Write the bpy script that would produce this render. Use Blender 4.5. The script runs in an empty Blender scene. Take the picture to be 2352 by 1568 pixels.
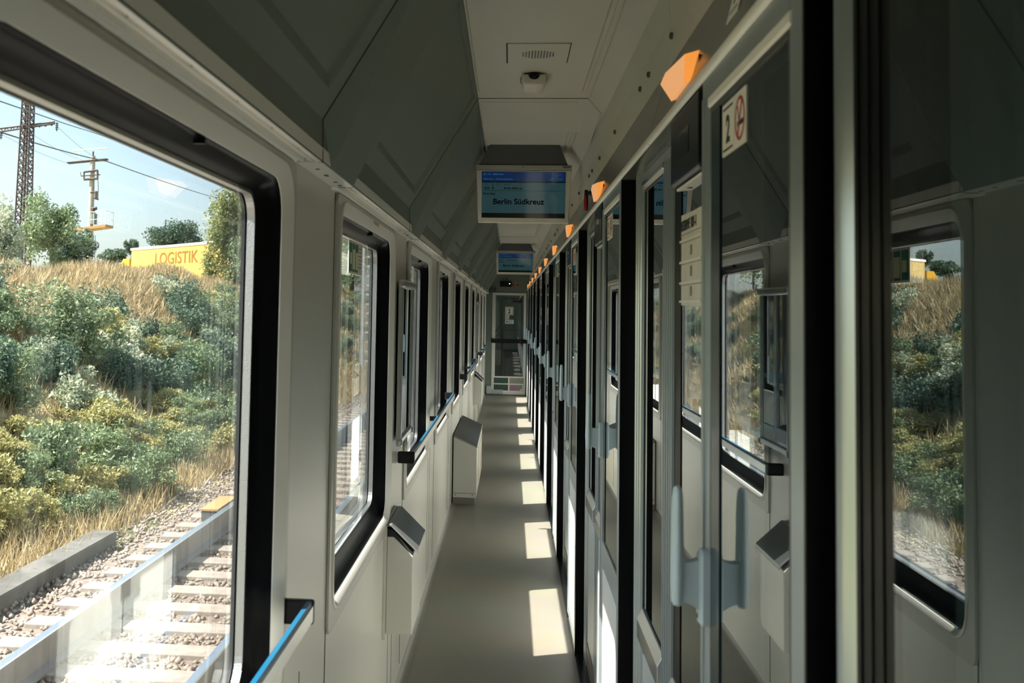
import bpy, bmesh, math, random
import numpy as np
from mathutils import Vector, Matrix

random.seed(7)
RNG = np.random.default_rng(11)
SC = bpy.context.scene
COL = SC.collection

# ------------------------------------------------------------------ camera
IMG_W, IMG_H = 2352, 1568
F_PX, PITCH, ROLL, YAW, CX, CY = 2446.34, 0.0611, 0.0194, 0.0951, 940.76, 559.73
cam_data = bpy.data.cameras.new('camera')
cam = bpy.data.objects.new('camera', cam_data)
COL.objects.link(cam)
cam_data.sensor_fit = 'HORIZONTAL'
cam_data.sensor_width = 36.0
cam_data.lens = F_PX / IMG_W * 36.0
cam_data.shift_x = (IMG_W / 2 - CX) / IMG_W
cam_data.shift_y = (CY - IMG_H / 2) / IMG_W
cam_data.clip_start = 0.05
cam_data.clip_end = 2000


def _world(v):                      # camera-frame (right, forward, up) -> world
    x, d, u = v
    y = math.cos(PITCH) * d - math.sin(PITCH) * u
    z = math.sin(PITCH) * d + math.cos(PITCH) * u
    return Vector((math.cos(YAW) * x - math.sin(YAW) * y, math.sin(YAW) * x + math.cos(YAW) * y, z))


_c, _s = math.cos(ROLL), math.sin(ROLL)
right = _world((_c, 0, _s)); up = _world((-_s, 0, _c)); fwd = _world((0, 1, 0))
M = Matrix((right, up, -fwd)).transposed().to_4x4()
M.translation = Vector((0, 0, 1.55))
cam.matrix_world = M
cam_data.dof.use_dof = True
cam_data.dof.focus_distance = 6.0
cam_data.dof.aperture_fstop = 9.0
SC.camera = cam

# ------------------------------------------------------------------ view + world + sun
SC.view_settings.view_transform = 'Standard'
SC.view_settings.look = 'None'
SC.view_settings.gamma = 1.0
SC.view_settings.use_curve_mapping = False
SC.view_settings.exposure = 1.48
SC.cycles.use_denoising = True
SC.cycles.max_bounces = 12
SC.cycles.diffuse_bounces = 9
SC.cycles.glossy_bounces = 6
SC.cycles.transparent_max_bounces = 24
SC.cycles.sample_clamp_indirect = 6.0
SC.cycles.caustics_reflective = True
SC.cycles.blur_glossy = 0.6
SC.cycles.caustics_refractive = False

SUN_DIR = Vector((1.0, 0.44, -1.39)).normalized()      # the way the light travels
world = bpy.data.worlds.new('sky')
SC.world = world
world.use_nodes = True
wn = world.node_tree
wn.nodes.clear()
w_out = wn.nodes.new('ShaderNodeOutputWorld')
w_bg = wn.nodes.new('ShaderNodeBackground')
w_sky = wn.nodes.new('ShaderNodeTexSky')
w_sky.sky_type = 'NISHITA'
w_sky.sun_disc = False
w_sky.sun_elevation = math.asin(-SUN_DIR.z)
w_sky.sun_rotation = math.atan2(-SUN_DIR.x, -SUN_DIR.y)
w_sky.altitude = 50
w_sky.air_density = 1.0
w_sky.dust_density = 2.0
w_sky.ozone_density = 1.0
w_bg.inputs['Strength'].default_value = 0.14
w_mix = wn.nodes.new('ShaderNodeMix'); w_mix.data_type = 'RGBA'
w_mix.inputs[0].default_value = 0.30
w_mix.inputs[7].default_value = (2.25, 2.9, 3.1, 1)       # thin summer haze
wn.links.new(w_sky.outputs[0], w_mix.inputs[6])
wn.links.new(w_mix.outputs[2], w_bg.inputs['Color'])
wn.links.new(w_bg.outputs[0], w_out.inputs['Surface'])

sun_data = bpy.data.lights.new('sun', 'SUN')
sun_data.energy = 8.5
sun_data.angle = math.radians(0.6)
sun_data.color = (1.0, 0.93, 0.82)
sun = bpy.data.objects.new('sun', sun_data)
COL.objects.link(sun)
sun.rotation_euler = SUN_DIR.to_track_quat('-Z', 'Y').to_euler()

# ------------------------------------------------------------------ layout numbers (metres)
P = 1.9                  # one compartment
Y_END = 19.85            # end wall
Y_BACK = -2.1            # behind the photographer
K_WIN = range(-1, 10)

# ------------------------------------------------------------------ materials
MATS = {}


def nodes_of(name):
    m = bpy.data.materials.new(name)
    m.use_nodes = True
    nt = m.node_tree
    return m, nt, nt.nodes.get('Principled BSDF')


def mat(name, col, rough=0.5, metal=0.0, spec=0.5, noise=0.0, nscale=30.0, bump=0.0, bscale=200.0, emis=None, estr=1.0, col2=None, ramp=(0.35, 0.65)):
    if name in MATS:
        return MATS[name]
    m, nt, b = nodes_of(name)
    b.inputs['Base Color'].default_value = (*col, 1)
    b.inputs['Roughness'].default_value = rough
    b.inputs['Metallic'].default_value = metal
    b.inputs['Specular IOR Level'].default_value = spec
    if noise > 0 or bump > 0 or col2:
        tc = nt.nodes.new('ShaderNodeTexCoord')
    if noise > 0 or col2:
        n = nt.nodes.new('ShaderNodeTexNoise')
        n.inputs['Scale'].default_value = nscale
        n.inputs['Detail'].default_value = 4
        nt.links.new(tc.outputs['Object'], n.inputs['Vector'])
        r = nt.nodes.new('ShaderNodeValToRGB')
        c2 = col2 or tuple(max(0, c * (1 - noise)) for c in col)
        r.color_ramp.elements[0].position = ramp[0]
        r.color_ramp.elements[1].position = ramp[1]
        r.color_ramp.elements[0].color = (*c2, 1)
        r.color_ramp.elements[1].color = (*col, 1)
        nt.links.new(n.outputs['Fac'], r.inputs['Fac'])
        nt.links.new(r.outputs['Color'], b.inputs['Base Color'])
    if bump > 0:
        n2 = nt.nodes.new('ShaderNodeTexNoise')
        n2.inputs['Scale'].default_value = bscale
        n2.inputs['Detail'].default_value = 3
        nt.links.new(tc.outputs['Object'], n2.inputs['Vector'])
        bp = nt.nodes.new('ShaderNodeBump')
        bp.inputs['Strength'].default_value = bump
        bp.inputs['Distance'].default_value = 0.002
        nt.links.new(n2.outputs['Fac'], bp.inputs['Height'])
        nt.links.new(bp.outputs['Normal'], b.inputs['Normal'])
    if emis:
        b.inputs['Emission Color'].default_value = (*emis, 1)
        b.inputs['Emission Strength'].default_value = estr
    MATS[name] = m
    return m


def glass_mat(name, tint=(0.93, 0.96, 0.95), ior=1.5, boost=1.0, rough=0.0):
    """clear architectural glass: Fresnel mix of a see-through and a mirror lobe"""
    m = bpy.data.materials.new(name)
    m.use_nodes = True
    nt = m.node_tree
    nt.nodes.clear()
    out = nt.nodes.new('ShaderNodeOutputMaterial')
    tr = nt.nodes.new('ShaderNodeBsdfTransparent')
    tr.inputs['Color'].default_value = (*tint, 1)
    gl = nt.nodes.new('ShaderNodeBsdfGlossy')
    gl.inputs['Roughness'].default_value = rough
    gl.inputs['Color'].default_value = (0.95, 0.98, 1.0, 1)
    lw = nt.nodes.new('ShaderNodeLayerWeight')
    lw.inputs['Blend'].default_value = 0.5
    pw = nt.nodes.new('ShaderNodeMath'); pw.operation = 'POWER'; pw.inputs[1].default_value = 5.0
    fr = nt.nodes.new('ShaderNodeMath'); fr.operation = 'MULTIPLY_ADD'
    r0 = ((ior - 1) / (ior + 1)) ** 2
    fr.inputs[1].default_value = 1 - r0; fr.inputs[2].default_value = r0
    nt.links.new(lw.outputs['Facing'], pw.inputs[0]); nt.links.new(pw.outputs[0], fr.inputs[0])
    ml = nt.nodes.new('ShaderNodeMath'); ml.operation = 'MULTIPLY'; ml.use_clamp = True
    ml.inputs[1].default_value = boost
    mx = nt.nodes.new('ShaderNodeMixShader')
    nt.links.new(fr.outputs[0], ml.inputs[0])
    nt.links.new(ml.outputs[0], mx.inputs[0])
    nt.links.new(tr.outputs[0], mx.inputs[1])
    nt.links.new(gl.outputs[0], mx.inputs[2])
    nt.links.new(mx.outputs[0], out.inputs['Surface'])
    MATS[name] = m
    return m


M_WALL = mat('wall_laminate', (0.61, 0.61, 0.555), 0.28, spec=0.5, noise=0.03, nscale=3)
M_LINING = mat('ceiling_lining', (0.54, 0.54, 0.455), 0.5, noise=0.03, nscale=2)
M_COVE = mat('cove_lining_shaded', (0.165, 0.205, 0.178), 0.5, noise=0.03, nscale=2)  # darker, greener than the ceiling: shade on the cove put into its colour
M_SURR = mat('surround_laminate', (0.50, 0.495, 0.44), 0.32, noise=0.03, nscale=3)
M_TRIM = mat('light_trim', (0.84, 0.83, 0.76), 0.3)
M_HEAD = mat('header_gloss', (0.085, 0.09, 0.078), 0.22, spec=0.22)
M_DOOR = mat('door_aluminium', (0.50, 0.57, 0.60), 0.30, metal=0.75)
M_DOORP = mat('door_panel', (0.75, 0.76, 0.72), 0.33)
M_BLACK = mat('black_rubber', (0.0035, 0.0035, 0.0045), 0.32, spec=0.12)
M_BAND = mat('dark_teal_band', (0.012, 0.028, 0.034), 0.18)
M_BLACKP = mat('black_plastic', (0.006, 0.007, 0.009), 0.25, spec=0.3)
M_SPACER = mat('silver_spacer', (0.55, 0.57, 0.57), 0.35, metal=0.9, bump=0.4, bscale=400)
M_STEEL = mat('brushed_steel', (0.70, 0.72, 0.72), 0.22, metal=0.95)
M_CHROME = mat('chrome', (0.8, 0.82, 0.83), 0.08, metal=1.0)
M_BLUE = mat('blue_rail_cap', (0.010, 0.10, 0.20), 0.22)
M_DGREY = mat('dark_grey_metal', (0.09, 0.10, 0.105), 0.35, metal=0.3)
M_LID = mat('grey_lid_metal', (0.24, 0.26, 0.26), 0.36, metal=0.4)
M_HANDLE = mat('handle_pale_blue', (0.50, 0.60, 0.62), 0.35)
M_SEAM = mat('seam_black', (0.015, 0.016, 0.015), 0.8)
M_WHITE = mat('sign_white', (0.78, 0.78, 0.70), 0.4)
M_INK = mat('sign_ink', (0.015, 0.02, 0.03), 0.5)
M_RED = mat('sign_red', (0.42, 0.05, 0.035), 0.4)
M_REDP = mat('red_glossy_plastic', (0.32, 0.02, 0.012), 0.12)
M_GREEN = mat('placard_green', (0.03, 0.20, 0.11), 0.5)
M_YELG = mat('placard_pale', (0.72, 0.74, 0.45), 0.5)
M_PAPER = mat('paper', (0.74, 0.73, 0.66), 0.7, noise=0.08, nscale=25)
M_PFOLD = mat('paper_fold', (0.85, 0.84, 0.78), 0.7)
M_DARKROOM = mat('compartment_shade', (0.02, 0.024, 0.024), 0.8)
M_CURTAIN = mat('curtain_cloth', (0.42, 0.46, 0.44), 0.9)
M_AMBER = mat('amber_lens', (0.95, 0.52, 0.24), 0.3, emis=(1.0, 0.46, 0.19), estr=0.22)
M_AMBER2 = mat('amber_lens_side', (0.95, 0.40, 0.10), 0.3, emis=(1.0, 0.34, 0.06), estr=0.26)
M_BEZEL = mat('monitor_bezel', (0.62, 0.60, 0.51), 0.4)
M_BEZEL2 = mat('monitor_cap', (0.36, 0.36, 0.30), 0.4)
M_HOUS = mat('monitor_housing_shaded', (0.035, 0.038, 0.032), 0.6)
M_SCR_T = mat('screen_teal', (0.004, 0.008, 0.009), 0.06, emis=(0.055, 0.16, 0.18), estr=0.085)
M_SCR_B = mat('screen_blue', (0.003, 0.005, 0.01), 0.06, emis=(0.004, 0.045, 0.18), estr=0.10)
M_SCR_K = mat('screen_black', (0.002, 0.002, 0.003), 0.06)
M_SCR_TX = mat('screen_text_light', (0.02, 0.06, 0.1), 0.3, emis=(0.03, 0.20, 0.45), estr=0.16)
M_SCR_DK = mat('screen_text_dark', (0.001, 0.001, 0.002), 0.8, spec=0.05)
M_LED = mat('green_led', (0.1, 0.8, 0.5), 0.3, emis=(0.35, 1.0, 0.75), estr=2.0)
M_LEDR = mat('red_led', (0.4, 0.02, 0.02), 0.3, emis=(0.5, 0.02, 0.02), estr=0.6)
M_KICK = mat('kick_strip', (0.19, 0.17, 0.14), 0.4)
M_BOLT = mat('bolt_metal', (0.16, 0.16, 0.15), 0.25, metal=0.9)
M_SCRGREY = mat('poster_lines', (0.30, 0.31, 0.28), 0.6)
M_PURPLE = mat('poster_purple', (0.36, 0.17, 0.33), 0.6)
M_POSTGR = mat('poster_green', (0.05, 0.12, 0.09), 0.6, noise=0.6, nscale=40)
M_POSTBG = mat('poster_beige', (0.36, 0.36, 0.29), 0.6, noise=0.4, nscale=60)
M_GLASS_W = glass_mat('window_glass', (0.975, 0.985, 0.98), boost=1.15)
M_GLASS_D = glass_mat('door_glass', (0.55, 0.62, 0.62), ior=1.55, boost=1.7)
M_GLASS_P = glass_mat('poster_glass', (0.8, 0.85, 0.85), ior=1.5, boost=1.6)


def floor_mat():
    m, nt, b = nodes_of('speckled_linoleum')
    tc = nt.nodes.new('ShaderNodeTexCoord')
    n = nt.nodes.new('ShaderNodeTexNoise'); n.inputs['Scale'].default_value = 420; n.inputs['Detail'].default_value = 2
    r = nt.nodes.new('ShaderNodeValToRGB')
    r.color_ramp.elements[0].position = 0.36; r.color_ramp.elements[0].color = (0.13, 0.127, 0.108, 1)
    r.color_ramp.elements[1].position = 0.66; r.color_ramp.elements[1].color = (0.285, 0.275, 0.23, 1)
    n3 = nt.nodes.new('ShaderNodeTexNoise'); n3.inputs['Scale'].default_value = 3.0
    mx = nt.nodes.new('ShaderNodeMix'); mx.data_type = 'RGBA'; mx.blend_type = 'MULTIPLY'; mx.inputs[0].default_value = 0.25
    bp = nt.nodes.new('ShaderNodeBump'); bp.inputs['Strength'].default_value = 0.35; bp.inputs['Distance'].default_value = 0.001
    nt.links.new(tc.outputs['Object'], n.inputs['Vector'])
    nt.links.new(tc.outputs['Object'], n3.inputs['Vector'])
    nt.links.new(n.outputs['Fac'], r.inputs['Fac'])
    nt.links.new(r.outputs['Color'], mx.inputs[6])
    nt.links.new(n3.outputs['Color'], mx.inputs[7])
    nt.links.new(mx.outputs[2], b.inputs['Base Color'])
    nt.links.new(n.outputs['Fac'], bp.inputs['Height'])
    nt.links.new(bp.outputs['Normal'], b.inputs['Normal'])
    b.inputs['Roughness'].default_value = 0.42
    b.inputs['Specular IOR Level'].default_value = 0.55
    return m


M_FLOOR = floor_mat()


def leaf_mat(name, c1, c2, trans=0.3):
    m, nt, b = nodes_of(name)
    g = nt.nodes.new('ShaderNodeNewGeometry')
    oi = nt.nodes.new('ShaderNodeObjectInfo')
    ad = nt.nodes.new('ShaderNodeMath'); ad.operation = 'MULTIPLY_ADD'
    ad.inputs[1].default_value = 0.6
    sc = nt.nodes.new('ShaderNodeMath'); sc.operation = 'MULTIPLY'; sc.inputs[1].default_value = 0.4
    nt.links.new(oi.outputs['Random'], sc.inputs[0])
    nt.links.new(g.outputs['Random Per Island'], ad.inputs[0])
    nt.links.new(sc.outputs[0], ad.inputs[2])
    r = nt.nodes.new('ShaderNodeValToRGB')
    r.color_ramp.elements[0].color = (*c1, 1); r.color_ramp.elements[1].color = (*c2, 1)
    nt.links.new(ad.outputs[0], r.inputs['Fac'])
    nt.links.new(r.outputs['Color'], b.inputs['Base Color'])
    b.inputs['Roughness'].default_value = 0.6
    b.inputs['Transmission Weight'].default_value = 0.0
    tl = nt.nodes.new('ShaderNodeBsdfTranslucent')
    nt.links.new(r.outputs['Color'], tl.inputs['Color'])
    mx = nt.nodes.new('ShaderNodeMixShader'); mx.inputs[0].default_value = trans
    out = [n for n in nt.nodes if n.type == 'OUTPUT_MATERIAL'][0]
    nt.links.new(b.outputs[0], mx.inputs[1]); nt.links.new(tl.outputs[0], mx.inputs[2])
    nt.links.new(mx.outputs[0], out.inputs['Surface'])
    MATS[name] = m
    return m


L_GREEN = leaf_mat('leaf_green', (0.088, 0.147, 0.083), (0.254, 0.325, 0.165))
L_DARK = leaf_mat('leaf_dark', (0.041, 0.083, 0.065), (0.124, 0.195, 0.124))
L_PALE = leaf_mat('leaf_pale', (0.224, 0.277, 0.177), (0.566, 0.602, 0.448))
L_YEL = leaf_mat('leaf_yellow', (0.201, 0.206, 0.083), (0.472, 0.443, 0.189))
L_YG = leaf_mat('leaf_yellow_green', (0.142, 0.183, 0.065), (0.425, 0.448, 0.189))
L_RUST = leaf_mat('leaf_rust', (0.179, 0.127, 0.052), (0.535, 0.306, 0.127))
L_DRY = leaf_mat('dry_grass', (0.290, 0.229, 0.117), (0.539, 0.436, 0.263))


# ------------------------------------------------------------------ mesh helpers
class MB:
    def __init__(s):
        s.v, s.f, s.mi, s.mats = [], [], [], []

    def _m(s, m):
        if m is None:
            return 0
        if m not in s.mats:
            s.mats.append(m)
        return s.mats.index(m)

    def add(s, vs, fs, m=None):
        k = len(s.v); i = s._m(m)
        s.v += [tuple(p) for p in vs]
        for f in fs:
            s.f.append(tuple(k + j for j in f)); s.mi.append(i)
        return s

    def box(s, x0, x1, y0, y1, z0, z1, m=None):
        vs = [(x, y, z) for x in (x0, x1) for y in (y0, y1) for z in (z0, z1)]
        fs = [(0, 1, 3, 2), (4, 6, 7, 5), (0, 4, 5, 1), (2, 3, 7, 6), (0, 2, 6, 4), (1, 5, 7, 3)]
        return s.add(vs, fs, m)

    def extrude_y(s, prof, y0, y1, m=None, closed=True, caps=True):
        """prof: list of (x,z)"""
        n = len(prof)
        vs = [(x, y0, z) for x, z in prof] + [(x, y1, z) for x, z in prof]
        fs = [(i, (i + 1) % n, n + (i + 1) % n, n + i) for i in range(n if closed else n - 1)]
        if closed and caps:
            fs += [tuple(range(n))[::-1], tuple(range(n, 2 * n))]
        return s.add(vs, fs, m)

    def extrude_x(s, prof, x0, x1, m=None):
        n = len(prof)                       # prof: (y,z)
        vs = [(x0, y, z) for y, z in prof] + [(x1, y, z) for y, z in prof]
        fs = [(i, (i + 1) % n, n + (i + 1) % n, n + i) for i in range(n)]
        fs += [tuple(range(n))[::-1], tuple(range(n, 2 * n))]
        return s.add(vs, fs, m)

    def loft(s, rings, m=None, cap=False):
        """rings: equal-length closed contours of 3-D points"""
        n = len(rings[0]); vs = []; fs = []
        for r in rings:
            vs += r
        for j in range(len(rings) - 1):
            for i in range(n):
                a = j * n + i; b = j * n + (i + 1) % n
                fs.append((a, b, b + n, a + n))
        if cap:
            fs += [tuple(range(n))[::-1], tuple(range((len(rings) - 1) * n, len(rings) * n))]
        return s.add(vs, fs, m)

    def cyl(s, p0, p1, r0, r1=None, n=16, m=None, cap=True):
        p0, p1 = Vector(p0), Vector(p1); r1 = r0 if r1 is None else r1
        d = (p1 - p0).normalized()
        a = d.orthogonal().normalized(); b = d.cross(a)
        rr = lambda p, r: [tuple(p + a * (r * math.cos(t)) + b * (r * math.sin(t))) for t in [2 * math.pi * i / n for i in range(n)]]
        return s.loft([rr(p0, r0), rr(p1, r1)], m, cap)

    def tube(s, pts, r, n=8, m=None):
        for a, b in zip(pts, pts[1:]):
            s.cyl(a, b, r, r, n, m)
        return s

    def build(s, name, material=None, parent=None, bevel=0.0, seg=2, smooth=False, loc=None):
        me = bpy.data.meshes.new(name)
        me.from_pydata(s.v, [], s.f)
        ms = ([material] if material else []) if not s.mats else s.mats
        for mm in ms:
            me.materials.append(mm)
        if s.mats:
            me.polygons.foreach_set('material_index', s.mi)
        bm = bmesh.new(); bm.from_mesh(me)
        bmesh.ops.recalc_face_normals(bm, faces=bm.faces)
        bm.to_mesh(me); bm.free()
        if smooth:
            me.polygons.foreach_set('use_smooth', [True] * len(me.polygons))
        o = bpy.data.objects.new(name, me)
        COL.objects.link(o)
        if parent is not None:
            o.parent = parent
            o.matrix_parent_inverse = Matrix.Translation(-parent.location)
        if bevel > 0:
            bv = o.modifiers.new('bevel', 'BEVEL')
            bv.width = bevel; bv.segments = seg; bv.limit_method = 'ANGLE'; bv.angle_limit = math.radians(40)
            bv.harden_normals = False
        if smooth:
            try:
                me.set_sharp_from_angle(angle=math.radians(38))
            except Exception:
                pass
        return o


def rr(y0, y1, z0, z1, r, x=0.0, n=6):
    """rounded rectangle contour in the YZ plane at x"""
    pts = []
    for cy, cz, a0 in ((y1 - r, z1 - r, 0), (y0 + r, z1 - r, 90), (y0 + r, z0 + r, 180), (y1 - r, z0 + r, 270)):
        for i in range(n + 1):
            a = math.radians(a0 + 90 * i / n)
            pts.append((x, cy + r * math.cos(a), cz + r * math.sin(a)))
    return pts


def tag(o, label=None, cat=None, group=None, kind=None):
    if label: o['label'] = label
    if cat: o['category'] = cat
    if group: o['group'] = group
    if kind: o['kind'] = kind
    return o


def empty(name, loc=(0, 0, 0), **kw):
    o = bpy.data.objects.new(name, None)
    COL.objects.link(o)
    o.location = loc
    o.empty_display_size = 0.1
    return tag(o, **kw)


def kids(o):
    return [c for c in o.children]


def copy_tree(o, offset, parent=None):
    c = o.copy(); COL.objects.link(c)
    if parent is None:
        c.location = Vector(o.location) + Vector(offset)
    else:
        c.parent = parent
        c.matrix_parent_inverse = o.matrix_parent_inverse.copy()
    for ch in kids(o):
        copy_tree(ch, offset, c)
    return c


_fonts = {}


def text(body, size, loc, rot, material, parent, name='lettering', bold=0.0, depth=0.0004, align='LEFT', sx=1.0):
    cu = bpy.data.curves.new(name, 'FONT')
    cu.body = body; cu.size = size; cu.extrude = depth; cu.offset = bold
    cu.align_x = align; cu.align_y = 'BOTTOM_BASELINE' if hasattr(cu, 'align_y') else 'BOTTOM'
    tmp = bpy.data.objects.new('tmp', cu); COL.objects.link(tmp)
    dg = bpy.context.evaluated_depsgraph_get()
    me = bpy.data.meshes.new_from_object(tmp.evaluated_get(dg))
    me.name = name
    bpy.data.objects.remove(tmp); bpy.data.curves.remove(cu)
    R = Matrix(rot).transposed()        # rows: text-x axis, text-y axis, normal
    T = Matrix.Translation(loc) @ R.to_4x4() @ Matrix.Diagonal((sx, 1, 1, 1))
    me.transform(T)
    me.materials.clear(); me.materials.append(material)
    o = bpy.data.objects.new(name, me); COL.objects.link(o)
    if parent is not None:
        o.parent = parent
        o.matrix_parent_inverse = Matrix.Translation(-parent.location)
    return o


FACE_CAM = ((1, 0, 0), (0, 0, 1), (0, -1, 0))          # faces -Y
ON_RIGHT = ((0, -1, 0), (0, 0, 1), (-1, 0, 0))         # on the right wall, faces -X
ON_LEFT = ((0, 1, 0), (0, 0, 1), (1, 0, 0))            # on the left wall, faces +X

# ------------------------------------------------------------------ floor
fl = MB()
fl.box(-0.455, 0.365, Y_BACK, Y_END + 1.4, -0.03, 0.0)
floor = fl.build('floor', M_FLOOR); tag(floor, kind='structure')
cv = MB()
prof = [(-0.47, -0.02), (-0.41, 0.0005), (-0.425, 0.004), (-0.44, 0.014), (-0.449, 0.03), (-0.452, 0.065), (-0.47, 0.065)]
cv.extrude_y(prof, Y_BACK, Y_END)
tag(cv.build('baseboard_left', M_FLOOR, smooth=True), kind='structure')

# ------------------------------------------------------------------ left wall with window openings
XW = -0.446
z_bot, z_top = 0.0, 1.90
wl = MB()
Yc0 = 0.45                     # cell boundary (between windows), window k spans Y .86-2.07 (+1.9k)
OPEN = (0.815, 2.080, 0.785, 1.815)
for k in K_WIN:
    y0, y1 = Yc0 + P * k, Yc0 + P * (k + 1)
    a = rr(y0, y1, z_bot, z_top, 1e-4, XW)
    b = rr(OPEN[0] + P * k, OPEN[1] + P * k, OPEN[2], OPEN[3], 0.07, XW)
    wl.loft([a, b])
    a2 = [(XW - 0.076, y, z) for _, y, z in a]
    b2 = rr(0.835 + P * k, 2.025 + P * k, 0.832, 1.780, 0.055, XW - 0.076)
    wl.loft([a2, b2])
wl.box(XW - 0.076, XW, Y_BACK, Yc0 - P, z_bot, z_top)
yl = Yc0 + P * 10
wl.box(XW - 0.076, XW, yl, Y_END + 1.4, z_bot, z_top)
# roof-side shell that closes the top and the bottom of the side wall
wl.box(XW - 0.076, XW, Y_BACK, Y_END + 1.4, z_top, 2.45)
wl.box(XW - 0.076, XW, Y_BACK, Y_END + 1.4, -0.9, z_bot)
tag(wl.build('wall_left', M_WALL), kind='structure')

# panel seams of the left wall (thin proud strips with dark joints)
sm = MB()
for k in K_WIN:
    for yy in (2.665 - P, ):
        sm.box(XW, XW + 0.0012, yy + P * k - 0.003, yy + P * k + 0.003, 0.06, 1.84)
    for yy in (2.20, 2.335):
        sm.box(XW, XW + 0.0010, yy + P * k - 0.0016, yy + P * k + 0.0016, 0.06, 0.76)
tag(sm.build('trim_1', M_SEAM), kind='structure')


# ------------------------------------------------------------------ left windows
def make_window():
    root = empty('window_1', (XW, 1.465, 0.75), kind='structure')
    s = MB()       # flat surround panel, slightly proud, rounded lower corners
    s.loft([rr(0.762, 2.140, 0.735, 1.842, 0.03, XW + 0.0005), rr(0.762, 2.140, 0.735, 1.842, 0.03, XW + 0.008),
            rr(0.798, 2.096, 0.772, 1.830, 0.085, XW + 0.009), rr(0.798, 2.096, 0.772, 1.830, 0.085, XW - 0.005)])
    s.build('surround', M_SURR, root)
    b = MB()       # pale bevelled ring that catches the sun
    b.loft([rr(0.798, 2.096, 0.772, 1.830, 0.085, XW - 0.004), rr(0.799, 2.095, 0.773, 1.829, 0.085, XW + 0.012),
            rr(0.802, 2.092, 0.776, 1.826, 0.084, XW + 0.014),
            rr(0.806, 2.087, 0.779, 1.821, 0.082, XW + 0.0125),
            rr(0.826, 2.047, 0.790, 1.797, 0.068, XW - 0.001),
            rr(0.826, 2.047, 0.790, 1.797, 0.068, XW - 0.012)])
    b.build('bevel_ring', M_TRIM, root, smooth=True)
    g = MB()       # fat black rubber gasket
    g.loft([rr(0.826, 2.047, 0.789, 1.797, 0.068, XW - 0.003), rr(0.829, 2.045, 0.789, 1.795, 0.066, XW - 0.004),
            rr(0.836, 2.040, 0.791, 1.790, 0.064, XW - 0.012),
            rr(0.838, 2.036, 0.798, 1.786, 0.062, XW - 0.022),
            rr(0.842, 2.028, 0.808, 1.780, 0.060, XW - 0.030), rr(0.846, 2.024, 0.820, 1.776, 0.058, XW - 0.036),
            rr(0.850, 2.014, 0.832, 1.770, 0.056, XW - 0.040), rr(0.852, 2.010, 0.840, 1.768, 0.054, XW - 0.0435)])
    g.box(XW - 0.016, XW + 0.001, 1.500, 1.507, 1.784, 1.794)           # joint in the rubber
    g.build('gasket', M_BLACK, root, smooth=True)
    sp = MB()      # metal spacer between the two panes
    sp.loft([rr(0.848, 2.014, 0.838, 1.772, 0.052, XW - 0.0445), rr(0.856, 2.004, 0.846, 1.762, 0.048, XW - 0.0450),
             rr(0.856, 2.004, 0.846, 1.762, 0.048, XW - 0.060), rr(0.848, 2.014, 0.838, 1.772, 0.052, XW - 0.061)])
    sp.build('spacer', M_SPACER, root)
    ob = MB()
    ob.loft([rr(0.842, 2.020, 0.832, 1.778, 0.052, XW - 0.063), rr(0.857, 2.003, 0.847, 1.761, 0.048, XW - 0.064),
             rr(0.857, 2.003, 0.847, 1.761, 0.048, XW - 0.070), rr(0.830, 2.030, 0.828, 1.785, 0.055, XW - 0.0765)])
    ob.build('outer_gasket', M_BLACK, root)
    for nm, dx in (('inner_pane', -0.0440), ('outer_pane', -0.0620)):
        p = MB()
        pts = rr(0.844, 2.018, 0.835, 1.776, 0.05, XW + dx)
        p.add(pts, [tuple(range(len(pts)))])
        p.build(nm, M_GLASS_W, root)
    return root


win0 = make_window()
wins = {0: win0}
idx = 2
for k in [i for i in K_WIN if i != 0]:
    w = copy_tree(win0, (0, P * k, 0)); w.name = 'window_%d' % idx; idx += 1
    wins[k] = w

# ------------------------------------------------------------------ ceiling, cove, ledge
YJ = 2.14            # cove joints at YJ + P*k
CE_L, CE_R, ZC = (-0.133, 2.36), (0.285, 2.36), 2.36
ce = MB()
ce.box(CE_L[0] - 0.3, 0.36, Y_BACK, Y_END + 1.4, ZC + 0.03, ZC + 0.06)       # roof closing
for k in range(-3, 10):
    yj0, yj1 = YJ + P * (k - 1), YJ + P * k
    y1 = min(yj1, Y_END)
    if yj0 > Y_END: break
    # rim pieces next to the joints and the slightly dropped plate between them
    ce.box(CE_L[0], 0.287, yj0 + 0.003, y1 - 0.003, ZC, ZC + 0.028)
    if y1 - yj0 > 0.4:
        pl = [(CE_L[0] + 0.004, ZC), (CE_L[0] + 0.010, ZC - 0.006), (0.250, ZC - 0.006), (0.256, ZC)]
        ce.extrude_y(pl, yj0 + 0.05, y1 - 0.14)
        # two raised beads along the right edge
        ce.extrude_y([(0.262, ZC), (0.264, ZC - 0.004), (0.268, ZC - 0.004), (0.270, ZC)], yj0 + 0.05, y1 - 0.14)
        ce.extrude_y([(0.281, ZC), (0.283, ZC - 0.003), (0.287, ZC - 0.003), (0.288, ZC)], yj0 + 0.004, y1 - 0.004)
ceiling = ce.build('ceiling', M_LINING, bevel=0.0015); tag(ceiling, kind='structure')
cs = MB()
for k in range(-3, 10):
    y = YJ + P * k
    if y < Y_END:
        cs.box(CE_L[0] - 0.02, 0.285, y - 0.0045, y + 0.0045, ZC - 0.0005, ZC + 0.02)
        for xx in (-0.02, 0.20):
            cs.cyl((xx, y + 0.05, ZC - 0.0025), (xx, y + 0.05, ZC), 0.006, n=10)
cs.build('ceiling_joint', M_SEAM, ceiling)

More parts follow.
